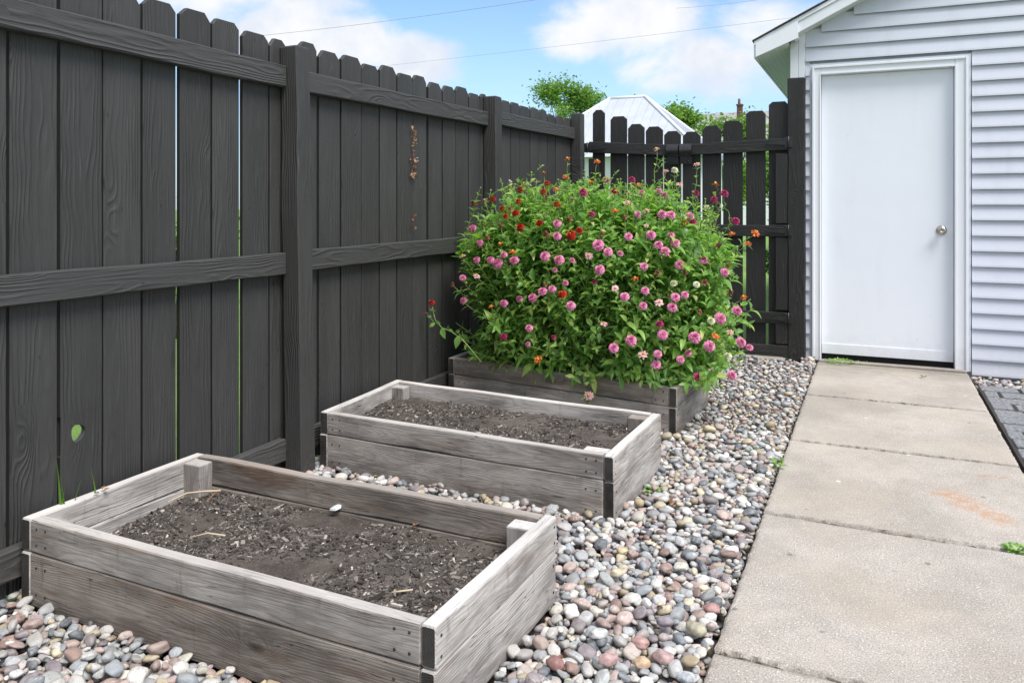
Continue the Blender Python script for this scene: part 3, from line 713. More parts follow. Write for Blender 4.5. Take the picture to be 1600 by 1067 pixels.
vs = [(x1-.03, y_+.022, RZ0+.0), (x1, y_+.022, RZ0+.0), (x1, GW-.03, RZ0+.0), (x1-.03, GW-.03, RZ0+.0)]
mb.add(vs+[(a, b, c+.12) for a, b, c in vs], [(0, 3, 2, 1), (4, 5, 6, 7), (0, 1, 5, 4), (1, 2, 6, 5), (2, 3, 7, 6), (3, 0, 4, 7)])
mb.build('eave_return', M_TRIM, gar)
mb = MB(); sloped(mb, -.494, RZ0-.100+(-.494-RX0)*SL, RIDGE, .006, y_+.045, GW-.001); mb.build('rake_soffit', M_SOFFIT, gar)
mb = MB()
sl2 = .36; n = 14
for i in range(n):
    xa = RX0+.014+(.225)*i/n; xb = RX0+.014+(.225)*(i+1)/n; dz = .004 if i % 2 else 0.
    sloped(mb, xa, RZ0-.104+(xa-x0)*sl2+dz, xb, .004, y_+.023, 12.7, sl2)
mb.build('soffit', M_SOFFIT, gar)
mb = MB(); box(mb, (RX0-.004, y_+.03, RZ0-.115), (RX0+.011, 12.7, RZ0-.006)); mb.build('fascia', M_TRIM, gar)

# ---------------------------------------------------------------- raised beds
def bed(name, FL, FR, BR, BL, label, blocks, hup=.089, hlo=.148, mats=None, order=None):
    FL, FR, BR, BL = [Vector(p) for p in (FL, FR, BR, BL)]
    root = empty(name, tuple((FL+FR+BR+BL)/4*Vector((1, 1, 0)).x if False else ((FL.x+FR.x)/2, (FL.y+BL.y)/2, 0)), label, 'planter', 'raised garden beds along the fence')
    T = .038; up = Vector((0, 0, 1))
    ex = (FR-FL).normalized(); exb = (BR-BL).normalized(); el = (BL-FL).normalized(); er = (BR-FR).normalized()
    def pair(p0, p1, inw, mU, mL, ends=False, jit=.0):
        for lev, (h, zt, m_) in enumerate(((hup, 0, mU), (hlo, hup+.004, mL))):
            j = Vector((random.uniform(-1, 1), random.uniform(-1, 1), 0))*jit*(lev)
            c = -up*(zt+h/2)+inw*(T/2)+j
            mb = MB(); beam(mb, p0+c, p1+c, up, h, T, .0035, 22, .0016)
            # end-grain faces darker
            if ends:
                for k in (len(mb.f)-2, len(mb.f)-1): mb.mi[k] = 1
            Lq = (p1-p0).normalized(); outw = -inw
            for tq in ((.022, .06) if not ends else (.02,)):
                for e0, sg in ((p0, 1), (p1, -1)):
                    for hz_ in (-.25, .25):
                        q = e0+c+Lq*sg*(tq+(.0 if ends else .005))+up*h*hz_+outw*(T/2-.0012); lathe(mb, q, outw, [(0, .0036), (.0022, .0036), (.0026, .0015)], 8, 1)
            mb.build('side_board' if ends else 'end_board', [m_, M_ENDG], root)
    mU, mL, mS, mB = mats
    pair(FL+ex*(T+.001), FR-ex*(T+.001), Vector((0, 1, 0)), mU, mL, jit=.002)
    pair(BL+exb*(T+.001), BR-exb*(T+.001), Vector((0, -1, 0)), mB, mB, jit=.002)
    pair(FL, BL, ex, mS, mS, True, .003)
    pair(FR, BR, -ex, mS, mS, True, .003)
    for (ax, ay, sx, sy, drop, m_) in blocks:
        P = FL.lerp(FR, ax).lerp(BL.lerp(BR, ax), ay)
        mb = MB(); beam(mb, (P.x, P.y, .0), (P.x, P.y, P.z-drop), (1, 0, 0), sx, sy, .003, 5, .001); mb.build('corner_block', m_, root)
    return root
B1 = [(-2.185, 1.462, .250), (-.826, 1.434, .250), (-.812, 2.088, .252), (-2.190, 2.105, .250)]
B2 = [(-2.150, 2.745, .246), (-.832, 2.690, .244), (-.818, 3.315, .246), (-2.185, 3.395, .250)]
B3 = [(-2.170, 3.900, .275), (-.862, 3.800, .245), (-.835, 4.450, .25), (-2.18, 4.57, .27)]
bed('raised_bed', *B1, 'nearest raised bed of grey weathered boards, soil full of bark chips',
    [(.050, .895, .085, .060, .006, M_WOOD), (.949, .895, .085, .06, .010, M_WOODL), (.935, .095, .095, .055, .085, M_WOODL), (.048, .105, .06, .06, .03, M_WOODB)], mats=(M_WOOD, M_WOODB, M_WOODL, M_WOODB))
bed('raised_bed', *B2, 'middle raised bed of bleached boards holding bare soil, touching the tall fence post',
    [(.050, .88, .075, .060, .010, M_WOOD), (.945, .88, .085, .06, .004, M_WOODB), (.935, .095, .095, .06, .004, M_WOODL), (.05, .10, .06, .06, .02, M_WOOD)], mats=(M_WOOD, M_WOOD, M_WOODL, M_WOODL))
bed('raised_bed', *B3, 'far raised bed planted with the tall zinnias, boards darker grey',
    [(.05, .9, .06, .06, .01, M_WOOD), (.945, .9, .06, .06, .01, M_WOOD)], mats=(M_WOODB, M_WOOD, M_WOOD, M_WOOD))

def soil(B, zc, slope, seed, label, nchip, nx=110, ny=56):
    FL, FR, BR, BL = [Vector(p) for p in B]; i0 = .040
    vs = []; e = .0385
    def surf(a, b):
        P = FL.lerp(FR, a).lerp(BL.lerp(BR, a), b); x, y = P.x, P.y
        z = zc+slope(a, b)+.014*noise.noise(Vector((x*4, y*4, seed)))+.008*noise.noise(Vector((x*14, y*14, seed)))+.005*noise.noise(Vector((x*45, y*45, seed)))+.003*noise.noise(Vector((x*110, y*110, seed)))
        return Vector((x, y, z))
    ax, ay = .0385/1.36, .0385/.65
    V = [surf(ax+(1-2*ax)*i/nx, ay+(1-2*ay)*j/ny) for j in range(ny+1) for i in range(nx+1)]
    F = [(j*(nx+1)+i, j*(nx+1)+i+1, (j+1)*(nx+1)+i+1, (j+1)*(nx+1)+i) for j in range(ny) for i in range(nx)]
    mb = MB(); mb.add(V, F, smooth=True)
    for k in range(nchip):
        a, b = random.uniform(ax+.006, 1-ax-.006), random.uniform(ay+.01, 1-ay-.01)
        if noise.noise(Vector((a*6, b*4, seed+9))) < random.uniform(-.5, .12): continue
        P = surf(a, b); s = min(.016, random.lognormvariate(math.log(.0026), .55))
        Q = Matrix.Rotation(random.uniform(0, TAU), 3, 'Z') @ Matrix.Rotation(random.gauss(0, .35), 3, 'X') @ Matrix.Rotation(random.gauss(0, .35), 3, 'Y')
        l, w_, t_ = s*random.uniform(.8, 1.9), s*random.uniform(.35, .8), s*random.uniform(.12, .35)
        pts = [(-l, -w_*.7, 0), (l*.8, -w_, 0), (l, w_*.5, 0), (-l*.7, w_, 0)]
        vv = [P+Q @ Vector((x, y, z-t_*.2)) for z in (0, t_*2) for (x, y, _) in pts]
        mb.add(vv, [(3, 2, 1, 0), (4, 5, 6, 7), (0, 1, 5, 4), (1, 2, 6, 5), (2, 3, 7, 6), (3, 0, 4, 7)], mi=1)
    o = mb.build('soil', [M_SOIL, M_CHIP]); tag(o, label, 'soil', kind='stuff')
    return surf
s1 = soil(B1, .150, lambda a, b: -.022*(1-b)*(1-a)**2*2-.02*math.exp(-a*14)-.008*math.exp(-b*10), 3., 'dark soil mixed with bark chips in the nearest raised bed', 21000)
s2 = soil(B2, .186, lambda a, b: -.010*math.exp(-a*14), 8., 'dark bare soil in the middle raised bed', 14000)
s3 = soil(B3, .18, lambda a, b: 0, 5., 'shaded soil under the zinnias', 600, 50, 26)

# ---------------------------------------------------------------- pebbles: dropped one by one onto a height map
def ico(sub):
    import bmesh
    bm = bmesh.new(); bmesh.ops.create_icosphere(bm, subdivisions=sub, radius=1)
    V = np.array([v.co[:] for v in bm.verts]); F = np.array([[v.index for v in f.verts] for f in bm.faces]); bm.free(); return V, F
def shapes(sub, n):
    V, F = ico(sub); out = []
    for k in range(n):
        W = V.copy()
        p = random.uniform(1.9, 3.0)                # superellipsoid: rounder or boxier stones
        W = W/(np.sum(np.abs(W)**p, axis=1, keepdims=True)**(1/p))
        for i in range(len(W)):
            q = Vector(V[i])*1.1+Vector((k*7.3, 1, 2)); W[i] *= 1+.26*noise.noise(q)+.08*noise.noise(q*2.4)
        for c in range(random.choice((0, 1, 2, 3))):   # a flattened facet
            nrm = np.array(Vector((random.gauss(0, 1), random.gauss(0, 1), random.gauss(0, 1))).normalized()); d = W@nrm; lim = random.uniform(.62, .85)
            W -= np.outer(np.clip(d-lim, 0, None)*.8, nrm)
        out.append(W)
    return out, F
SH2, F2 = shapes(3, 18); SH1, F1 = shapes(2, 18); SH0, F0 = shapes(1, 18)
def inpoly(x, y, Q, m):
    n = len(Q)
    for i in range(n):
        ax, ay = Q[i][:2]; bx, by = Q[(i+1) % n][:2]; L = math.hypot(bx-ax, by-ay)
        if ((bx-ax)*(y-ay)-(by-ay)*(x-ax))/L < -m: return False
    return True
res = .006
def pebbles(x0, x1, y0, y1, count, blocked, zbase, seed, big=None, smax=.028, reg=None):
    rg = np.random.default_rng(seed)
    nx, ny = int((x1-x0)/res)+1, int((y1-y0)/res)+1
    pad = .055; gx0, gy0 = x0-pad, y0-pad; nx += int(2*pad/res); ny += int(2*pad/res)
    H = np.full((ny, nx), zbase)
    placed = []
    todo = list(big or [])
    for k in range(count+len(todo)):
        if k < count*.985 or not todo:
            fixed = None
            a = float(np.clip(rg.lognormal(math.log(.0130), .36), .0062, smax)); b = a*rg.uniform(.50, .90); c = a*rg.uniform(.34, .62); th = rg.uniform(0, TAU)
        else:
            fixed = todo.pop(); a, b, c = fixed[2:5]; th = fixed[5]
        r_ = int(a/res)+1
        best = None
        ct, s_t = math.cos(th), math.sin(th)
        gy_, gx_ = np.mgrid[-r_:r_+1, -r_:r_+1]*res
        uu = (gx_*ct+gy_*s_t)/a; vv = (-gx_*s_t+gy_*ct)/b; q = uu*uu+vv*vv; ins = q < 1
        low = np.where(ins, c*np.sqrt(np.clip(1-q, 0, 1)), -9)
        for t in range(1 if fixed else 7):
            if fixed: x, y = fixed[0], fixed[1]
            else:
                x = rg.uniform(x0+a*.4, x1-a*.62); y = rg.uniform(y0+a, y1-a*.5)
                if blocked(x, y, b*.5): continue
            ix, iy = int((x-gx0)/res), int((y-gy0)/res)
            if ix-r_ < 0 or iy-r_ < 0 or ix+r_ >= nx or iy+r_ >= ny: continue
            sub = H[iy-r_:iy+r_+1, ix-r_:ix+r_+1]
            z = float(np.max(np.where(ins, sub+low, -9)))
            if best is None or z < best[0]: best = (z, x, y, ix, iy)
        if best is None: continue
        z, x, y, ix, iy = best
        z -= c*.22
        sub = H[iy-r_:iy+r_+1, ix-r_:ix+r_+1]
        np.maximum(sub, np.where(ins, z+low*.92, -9), out=sub)
        placed.append((x, y, z, a, b, c, th, fixed))
    keep = []
    for p in placed:       # stones buried under others are dropped
        ix, iy = int((p[0]-gx0)/res), int((p[1]-gy0)/res); k = max(1, int(p[3]/res*.6))
        if p[7] is not None or H[iy-k:iy+k+1, ix-k:ix+k+1].min() < p[2]+p[5]*1.05: keep.append(p)
    return keep, rg
def place_np(W, p, rg, tilt=.30):
    x, y, z, a, b, c, th, _ = p
    A = Matrix.Rotation(th, 3, 'Z') @ Matrix.Rotation(rg.normal(0, tilt), 3, 'X') @ Matrix.Rotation(rg.normal(0, tilt*.8), 3, 'Y')
    return (W*np.array([a, b, c])) @ np.array(A).T+np.array([x, y, z])
def mk_pebbles(name, placed, rg, label):
    Vs, Fs, off = [], [], 0
    for p in placed:
        near = 0 if p[1] < 1.9 or p[3] > .02 and p[1] < 2.6 else 1 if p[1] < 4.0 else 2
        W = (SH2, SH1, SH0)[near][rg.integers(0, 18)]; F = (F2, F1, F0)[near]
        Vs.append(place_np(W, p, rg)); Fs.append(F+off); off += len(W)
    o = fast(name, np.concatenate(Vs), np.concatenate(Fs), 3, M_STONE); link(o); tag(o, label, 'pebbles', kind='stuff'); return o
# a few stones that stand out: u, v, long axis, colour, label
BIG = [(1087, 998, .036, (.40, .36, .23), 'largest tan stone lying at the concrete path edge'),
       (1040, 992, .029, (.24, .20, .23), 'smooth plum coloured stone left of the largest tan stone'),
       (1112, 968, .026, (.42, .20, .17), 'rough brick red stone touching the path edge above the tan stone'),
       (966, 913, .028, (.50, .42, .26), 'round ochre stone in the pebbles beside the nearest bed'),
       (1036, 1046, .031, (.40, .24, .22), 'big rosy stone near the bottom of the picture'),
       (1004, 1052, .024, (.52, .33, .17), 'orange stone beside the big rosy stone'),
       (935, 1008, .026, (.46, .46, .45), 'pale grey stone nearest the bed corner at the bottom'),
       (950, 1050, .027, (.46, .26, .24), 'flat pink stone left of the orange stone'),
       (868, 1050, .026, (.28, .12, .10), 'dark red stone by the corner of the nearest bed'),
       (973, 873, .023, (.52, .40, .20), 'small golden stone in the middle of the pebbles'),
       (1064, 897, .026, (.56, .54, .44), 'cream stone in the middle of the pebbles'),
       (1000, 1024, .025, (.46, .24, .21), 'rounded salmon stone above the orange stone')]
bigs = []
for i, (u, v, a, c, lab) in enumerate(BIG):
    a *= .86; P = atz(u, v, .012); bigs.append((P.x, P.y, a, a*.74, a*.52, random.uniform(-.5, .9), i))
posts_xy = [(-2.19, y+.045) for y in post_y]
def blocked(x, y, m):
    for B in (B1, B2, B3):
        if inpoly(x, y, B, m): return True
    for px, py in posts_xy:
        if abs(x-px) < .045+m and abs(y-py) < .045+m: return True
    if y > 5.95-m and x < -.47: return True
    return False
pl, rg_ = pebbles(-2.235, -.378, .75, 6.17, 47000, blocked, -.043, 11, bigs)
print('pebbles', len(pl), 'mean top', np.mean([p[2] for p in pl]))
mk_pebbles('river_pebbles', [p for p in pl if p[7] is None], rg_, 'rounded multicoloured river pebbles between the beds and the concrete path')
def stone_single(c):
    m, g = mat('single_stone'); geo = g.n('ShaderNodeNewGeometry').outputs['Position']
    v = g.noise(geo, 60., 5, .65); f = g.noise(geo, 380., 3)
    cc = g.mix(g.sstep(v, .35, .7), tuple(x*.8 for x in c), tuple(min(1, x*1.35) for x in c)); cc = g.mix(g.m('MULTIPLY', g.sstep(f, .5, .7), .4), cc, tuple(x*.4 for x in c))
    g.out(princ(g, Base_Color=cc, Roughness=.6, Normal=g.bump(v, .6, .003))); return m
for p in pl:
    if p[7] is not None:
        i = p[7][6]; W = place_np(SH2[(i*5+2) % 18], (0, 0, 0, *p[3:]), rg_, .12)
        o = fast('river_stone', W, F2, 3, stone_single(tuple(sum(BIG[i][3])/3+(x-sum(BIG[i][3])/3)*.72 for x in BIG[i][3]))); o.location = (p[0], p[1], p[2]); link(o); tag(o, BIG[i][4], 'stone', 'larger stones among the pebbles')
def blocked2(x, y, m): return False
pl2, rg2 = pebbles(.60, 2.6, 5.86, 6.19, 900, blocked2, -.050, 12, smax=.026)
mk_pebbles('border_pebbles', pl2, rg2, 'small pebble strip between the dark pavers and the garage wall')

# ---------------------------------------------------------------- leaves and plants
def leaf_geo(P, d, up, ln, wd, fold=.35, droop=.5, nseg=5):
    """lanceolate leaf with a folded midrib; returns verts, quads"""
    d = Vector(d).normalized(); s = d.cross(Vector(up)); s = s.normalized() if s.length > 1e-4 else Vector((1, 0, 0)); n = s.cross(d).normalized()
    vs, fs = [], []
    prof = (0.10, .72, 1., .82, .45, .0)
    for i in range(nseg+1):
        t = i/nseg; c = Vector(P)+d*(ln*t*(1-.15*droop*t))-Vector((0, 0, 1))*(ln*droop*t*t*.45)+n*(ln*.06*math.sin(t*math.pi))
        w_ = wd*.55*prof[i]
        vs += [c+s*w_+n*w_*fold, c, c-s*w_+n*w_*fold]
    for i in range(nseg):
        a = i*3; fs += [(a, a+1, a+4, a+3), (a+1, a+2, a+5, a+4)]
    return vs, fs

# envelope of the zinnia bush
EC = Vector((-1.40, 4.20, .60))
def env_top(x): 
    t = (x+1.40)/.80
    return 1.235-.09*max(0, t)**2-.04*max(0, -t)**2-.08*max(0., t-.1)
def env_hit(u, v):
    d = ray(u, v).normalized(); o = Vector((0, 0, CAMZ)); t = 3.0; prev = None
    while t < 6.2:
        p = o+d*t
        if env_in(p, 1.075): return p
        t += .012
    return None
def env_in(p, s=1.):
    ht = env_top(p.x)-.60
    dz = (p.z-.60)/(ht if p.z > .60 else .62)
    return (abs((p.x-EC.x)/(.80*s))**2.6+abs((p.y-EC.y)/(.50*s))**2.4+abs(dz/s)**2.8) < 1
FL_LIST = """720,303,p,s 758,315,P 770,313,R 741,320,R 785,327,R,s 806,334,R 813,299,R 790,296,p,s 797,284,B,s 818,288,O,s 850,271,O,s 855,288,R,s 849,301,R,s
870,321,R 887,249,O,s 884,277,O,s 923,286,O,s 933,253,O,s 911,303,M 947,283,M,s 843,349,R 814,357,R,b 871,350,P 889,343,D 871,370,P 893,368,R 854,366,D 905,361,R,s
740,358,P,b 751,381,P 782,382,O,s 782,352,D 761,371,D 788,399,P 801,394,O,s 804,408,P 779,412,P,b 767,407,P 746,407,P 723,401,p,s 723,435,P,s 745,432,p,s 725,471,P
852,401,P,b 874,407,P,b 935,384,P,b 920,400,p 937,422,P,b 950,394,P 941,365,D,s 848,456,P 863,452,P 879,460,R 833,466,P,b 892,478,P,b 812,468,P,s 788,475,P 851,445,D,s 827,513,P
707,444,D,s 924,336,M,s 850,336,D,s 987,283,M 997,290,O,s 1003,304,P 1040,269,p,s 1054,267,W,s 1062,289,p,s 1089,258,p,s 1029,300,P,s 1039,306,P,s 1087,304,M 1118,289,O 1131,304,M 1116,313,M,s
1105,326,W,s 1149,346,M 1180,365,O 1169,381,O,s 1034,336,P 1048,337,P,b 1077,339,P 1083,348,M,s 1017,368,P,b 982,370,P 1029,384,P 1039,394,P,b 1055,381,P 1049,369,P,s 1123,383,D 1098,407,P,b 1062,415,P,b
1006,417,P 1070,426,D 1132,426,P 1138,414,D,s 1088,445,W 1053,444,W,s 1101,441,D 1141,456,D 1162,465,O,s 1008,455,P 976,464,P 1055,465,P 1070,461,P 1030,473,p 1050,481,P,b 1151,486,P 1125,498,P,b 1111,502,W,s
1093,487,D,s 1031,507,M,s 1035,523,P,b 1085,528,P,b 1108,541,P,b 1141,520,p,s 1157,535,P,b 1171,544,P,s 959,544,P,b 986,533,P,b 1005,555,p 841,562,O 1025,570,P,b 1063,562,P 1076,553,P,s 920,618,p 1089,589,M
1112,581,p 1143,587,P 1138,557,W,s 1026,234,p,s 825,288,B,s 869,297,O,s 960,300,R,s 980,318,p,s 1010,330,p,s 961,330,O,s 1070,350,R,s 1143,366,O,s""".split()
flowers = []
for it in FL_LIST:
    q = it.split(','); u, v = float(q[0]), float(q[1]); sz = {'s': .74, 'b': 1.12}.get(q[3] if len(q) > 3 else '', .95)
    P = env_hit(u, v)
    stray = P is None
    if stray: P = aty(u, v, 4.12+.12*math.sin(u*.7) if u < 1110 and v < 420 else 3.95 if v < 560 else 3.78)
    if v > 600: P = aty(u, v, 3.765)
    flowers.append((P, q[2], sz, stray))

rf_ = random.Random(5)
for k in range(75):      # further small heads scattered over the surface
    u = rf_.uniform(735, 1150); v = rf_.uniform(300, 560) if rf_.random() < .45 else rf_.uniform(296, 400)
    P = env_hit(u, v)
    if P is None or any((P-f[0]).length < .05 for f in flowers): continue
    ty = rf_.choice('RRODDO' if (u < 930 and v < 400) else 'PPPMDpPO')
    flowers.append((P, ty, rf_.uniform(.5, .82), False))
bush = empty('zinnia_bush', (-1.5, 4.2, .18), 'big bushy mass of pink and red zinnias filling the far raised bed', 'flowers')
stemsM = MB(); leafV, leafF = [], []; loff = 0
def add_leaf(vs, fs):
    global loff
    leafV.extend([tuple(p) for p in vs]); leafF.extend([tuple(i+loff for i in f) for f in fs]); loff += len(vs)
def leafy_stem(base, tip, lo=.15, step=.045, leaf=.062, out=None, dens=1., mbS=None, top_small=True):
    base, tip = Vector(base), Vector(tip); L = (tip-base).length
    mid = base.lerp(tip, .5); mid.z = base.z+(tip.z-base.z)*.62; mid.x = base.x+(tip.x-base.x)*.36; mid.y = base.y+(tip.y-base.y)*.36
    pts = [base*(1-t)**2+mid*2*t*(1-t)+tip*t*t for t in [i/10 for i in range(11)]]
    for p in pts[1:-1]: p += Vector((random.gauss(0, .006), random.gauss(0, .006), 0))
    tube(mbS or stemsM, pts, [.0036-.0016*i/10 for i in range(11)], 5)
    s = lo*L; k = random.randint(0, 1); a0 = random.uniform(0, TAU)
    while s < L-.02:
        t = s/L; i = min(int(t*10), 9); f = t*10-i; P = pts[i].lerp(pts[i+1], f); ax = (pts[i+1]-pts[i]).normalized()
        e1 = ax.cross(Vector((math.cos(a0), math.sin(a0), .1))).normalized(); e2 = ax.cross(e1)
        e = e1 if k % 2 else e2
        sc = leaf*random.uniform(.7, 1.25)*(1. if t < .85 or not top_small else .75)
        for sg in (1, -1):
            if random.random() > dens: continue
            dd = (e*sg+ax*random.uniform(.25, .75)+Vector((0, 0, random.uniform(-.15, .25)))).normalized()
            add_leaf(*leaf_geo(P, dd, ax+Vector((0, 0, .5)), sc, sc*random.uniform(.30, .40), random.uniform(.15, .5), random.uniform(.0, .9)))
        # a young side shoot
        if random.random() < .30 and t > .3 and L > .3:
            dd = (e*random.choice((1, -1))+ax*.9).normalized(); Q = P+dd*random.uniform(.05, .10)
            tube(mbS or stemsM, [P, Q], [.0018, .0012], 4)
            for q in range(5):
                a = q*2.4; dl = (e1*math.cos(a)+e2*math.sin(a)+dd*.9).normalized()
                add_leaf(*leaf_geo(Q-dd*.008*q, dl, dd, sc*.55, sc*.19, .4, .2))
        s += step*random.uniform(.75, 1.3); k += 1
    return pts
def rand_base(tip):
    x = min(-.93, max(-2.08, tip.x*.62-1.40*.38+random.gauss(0, .10))); y = min(4.42, max(3.95, 4.2+(tip.y-4.2)*.5+random.gauss(0, .08)))
    return Vector((x, y, .18))
# flowering stems
for (P, ty, sz, stray) in flowers:
    tip = P-Vector((0, 0, .006))
    if stray:
        if P.z > 1.1: b = Vector((P.x+random.gauss(0, .04), max(4.0, P.y), 1.0)) ; leafy_stem(b, tip, .05, .05, .045, dens=.8)
        else:
            b = Vector((min(-.85, max(-2.1, P.x*.7-.42)), 4.1, .35 if P.z < .7 else .65)); leafy_stem(b, tip, .2, .06, .05, dens=.7)
    else: leafy_stem(rand_base(tip), tip, .30, .05, .058)
# leafy stems to every part of the surface
n = 0
while n < 760:
    th = random.uniform(0, TAU); cz = random.uniform(-.85, 1.) if random.random() < .6 else random.uniform(.3, 1.)
    r_ = math.sqrt(1-cz*cz)
    x = EC.x+.80*math.copysign(abs(r_*math.cos(th))**.72, math.cos(th)); y = EC.y+.50*math.copysign(abs(r_*math.sin(th))**.7, math.sin(th))
    ht = (env_top(x)-.60) if cz > 0 else .50
    z = .60+ht*math.copysign(abs(cz)**.74, cz)
    if y > 4.3 and random.random() < .6 and z < .9: continue
    if x < -2.10: x = -2.10+random.uniform(0, .07)
    if x < -1.9 and z > .95: z -= random.uniform(0, .12)
    if z < .30: z += .06
    k_ = random.uniform(.80, 1.03)*(1+.07*noise.noise(Vector((x*4, y*4, z*4))))
    tip = Vector((EC.x+(x-EC.x)*k_, EC.y+(y-EC.y)*k_, .60+(z-.60)*k_))
    if tip.x < -2.18: continue
    leafy_stem(rand_base(tip), tip, .45 if z > .5 else .25, .042, .083, top_small=False)
    n += 1
for k in range(85):     # upright shoots that break the top, some with buds
    x = random.uniform(-2.08, -.72); y = random.uniform(3.85, 4.5); z = env_top(x)-.03-.25*max(0, abs(x+1.4)-.5)+random.uniform(-.02, .10)
    tip = Vector((x, y, z)); leafy_stem(Vector((x+random.gauss(0, .05), y, z-.42)), tip, .1, .042, .056)
    if random.random() < .6: lathe(stemsM, tip-Vector((0, 0, .004)), (random.gauss(0, .15), random.gauss(0, .15), 1), [(0, .002), (.004, .006), (.010, .0065), (.014, .003)], 7)
# sprays that spill over the front board
for (u, v) in ((940, 592), (968, 597), (1020, 604), (1045, 600), (1072, 606), (1110, 600), (1120, 592), (1132, 572), (895, 596), (860, 572), (915, 606), (1098, 612), (905, 590), (925, 600), (870, 560), (800, 560), (815, 575), (985, 590), (1005, 600), (1060, 590), (1085, 600), (1100, 585), (955, 580), (1040, 582), (1125, 575), (780, 545), (765, 530), (890, 575), (835, 545), (750, 520)):
    P = aty(u, v, 3.74 if v > 575 else 3.80)
    leafy_stem(Vector((P.x*.9-.14, 4.02, .30)), P+Vector((0, 0, .012)), .3, .04, .060)
V = np.array(leafV)-np.array(bush.location)
lo_ = fast('leaves', V, np.array(leafF), 4, M_LEAF); link(lo_, bush); tag(lo_, kind='stuff')
print('leaf faces', len(leafF))
stemsM.build('stems', M_STEM, bush)

def flower_mesh(kind, pm, var):
    """layered petals on a dome"""
    mb = MB(); rnd = random.Random(var*31+hash(kind) % 7 if False else var*31+len(kind))
    def ring(n, rad, zc, ln, wd, elev, jit=.12):
        a0 = rnd.uniform(0, TAU)
        for i in range(n):
            a = a0+TAU*i/n+rnd.gauss(0, jit*.5); el = elev+rnd.gauss(0, jit)
            o = Vector((math.cos(a), math.sin(a), 0)); d = (o*math.cos(el)+Vector((0, 0, 1))*math.sin(el)); P = o*rad+Vector((0, 0, zc))
            s = Vector((-math.sin(a), math.cos(a), 0)); nn = d.cross(s)
            w_ = wd*rnd.uniform(.85, 1.1); l = ln*rnd.uniform(.88, 1.1)
            vs = [P-s*w_*.3, P+s*w_*.3, P+d*l*.6-s*w_*.5+nn*-.001, P+d*l*.6+s*w_*.5, P+d*l-s*w_*.30-Vector((0, 0, l*.10)), P+d*l+s*w_*.30-Vector((0, 0, l*.10))]
            mb.add(vs, [(0, 1, 3, 2), (2, 3, 5, 4)], mi=0)
    if kind == 'pom':
        for (n, rad, zc, ln, el) in ((16, .008, .001, .0155, -.25), (16, .008, .004, .0150, .08), (15, .008, .008, .0135, .32), (14, .007, .011, .012, .58), (11, .005, .014, .010, .85), (8, .003, .016, .008, 1.1), (5, .001, .017, .007, 1.35)):
            ring(n, rad, zc, ln, .0088, el, .08)
        if var % 3 == 0: lathe(mb, (0, 0, .018), (0, 0, 1), [(0, .004), (.004, .0035), (.006, .001)], 7, 1)
    elif kind == 'single':
        ring(12, .006, .002, .018, .0095, .05, .2); ring(10, .005, .005, .014, .0085, .3, .2)
        lathe(mb, (0, 0, .002), (0, 0, 1), [(0, .007), (.007, .0075), (.013, .005), (.016, .001)], 9, 1)
    elif kind == 'spent':
        ring(11, .005, .001, .017, .007, -.55, .35); ring(9, .005, .004, .011, .006, .3, .4)
        lathe(mb, (0, 0, .0), (0, 0, 1), [(0, .008), (.008, .0095), (.015, .006), (.019, .001)], 9, 0)
    lathe(mb, (0, 0, -.009), (0, 0, 1), [(0, .002), (.003, .006), (.009, .0085), (.012, .006)], 9, 2)
    me_o = mb.build('flower', [pm, M_DISC, M_SEPAL]); me = me_o.data; bpy.data.objects.remove(me_o); return me
TY = {'P': ('pom', M_PINK, 'pink zinnia bloom'), 'p': ('single', M_PALE, 'pale pink zinnia bloom'), 'R': ('pom', M_RED, 'dark red zinnia bloom'), 'O': ('single', M_ORANGE, 'orange red zinnia bloom'),
      'M': ('pom', M_MAG, 'magenta zinnia bloom'), 'W': ('pom', M_CREAM, 'cream zinnia bloom'), 'D': ('spent', M_SPENT, 'brown spent zinnia head'), 'B': ('spent', M_STRAW, 'dry straw coloured zinnia head')}
FM = {k: [flower_mesh(a, b, i) for i in range(4)] for k, (a, b, c) in TY.items()}
def put_flower(P, ty, sz, parent, tilt=None):
    o = bpy.data.objects.new('flower', random.choice(FM[ty])); link(o, parent)
    out = Vector((P.x-EC.x, P.y-EC.y-.25, 0)); out = out.normalized() if out.length > .01 else Vector((0, -1, 0))
    am = random.uniform(.15, .6) if P.z > 1.1 else random.uniform(.6, 1.25)
    nrm = (Vector((0, 0, 1))*math.cos(am)+out*math.sin(am)).normalized()
    if ty in 'Op' and P.z > 1.1: nrm = Vector((random.gauss(0, .15), random.gauss(0, .15), 1)).normalized()
    o.location = P-world_origin(parent); o.rotation_euler = nrm.to_track_quat('Z', 'Y').to_euler()
    s = sz*random.uniform(.84, 1.10)*1.04*(.72 if ty == 'W' else 1.); o.scale = (s, s, s*random.uniform(.85, 1.15))
    o['label'] = TY[ty][2]; return o
order = sorted(flowers, key=lambda f: -f[2])
for (P, ty, sz, stray) in order[:100]: put_flower(P, ty, sz, bush)
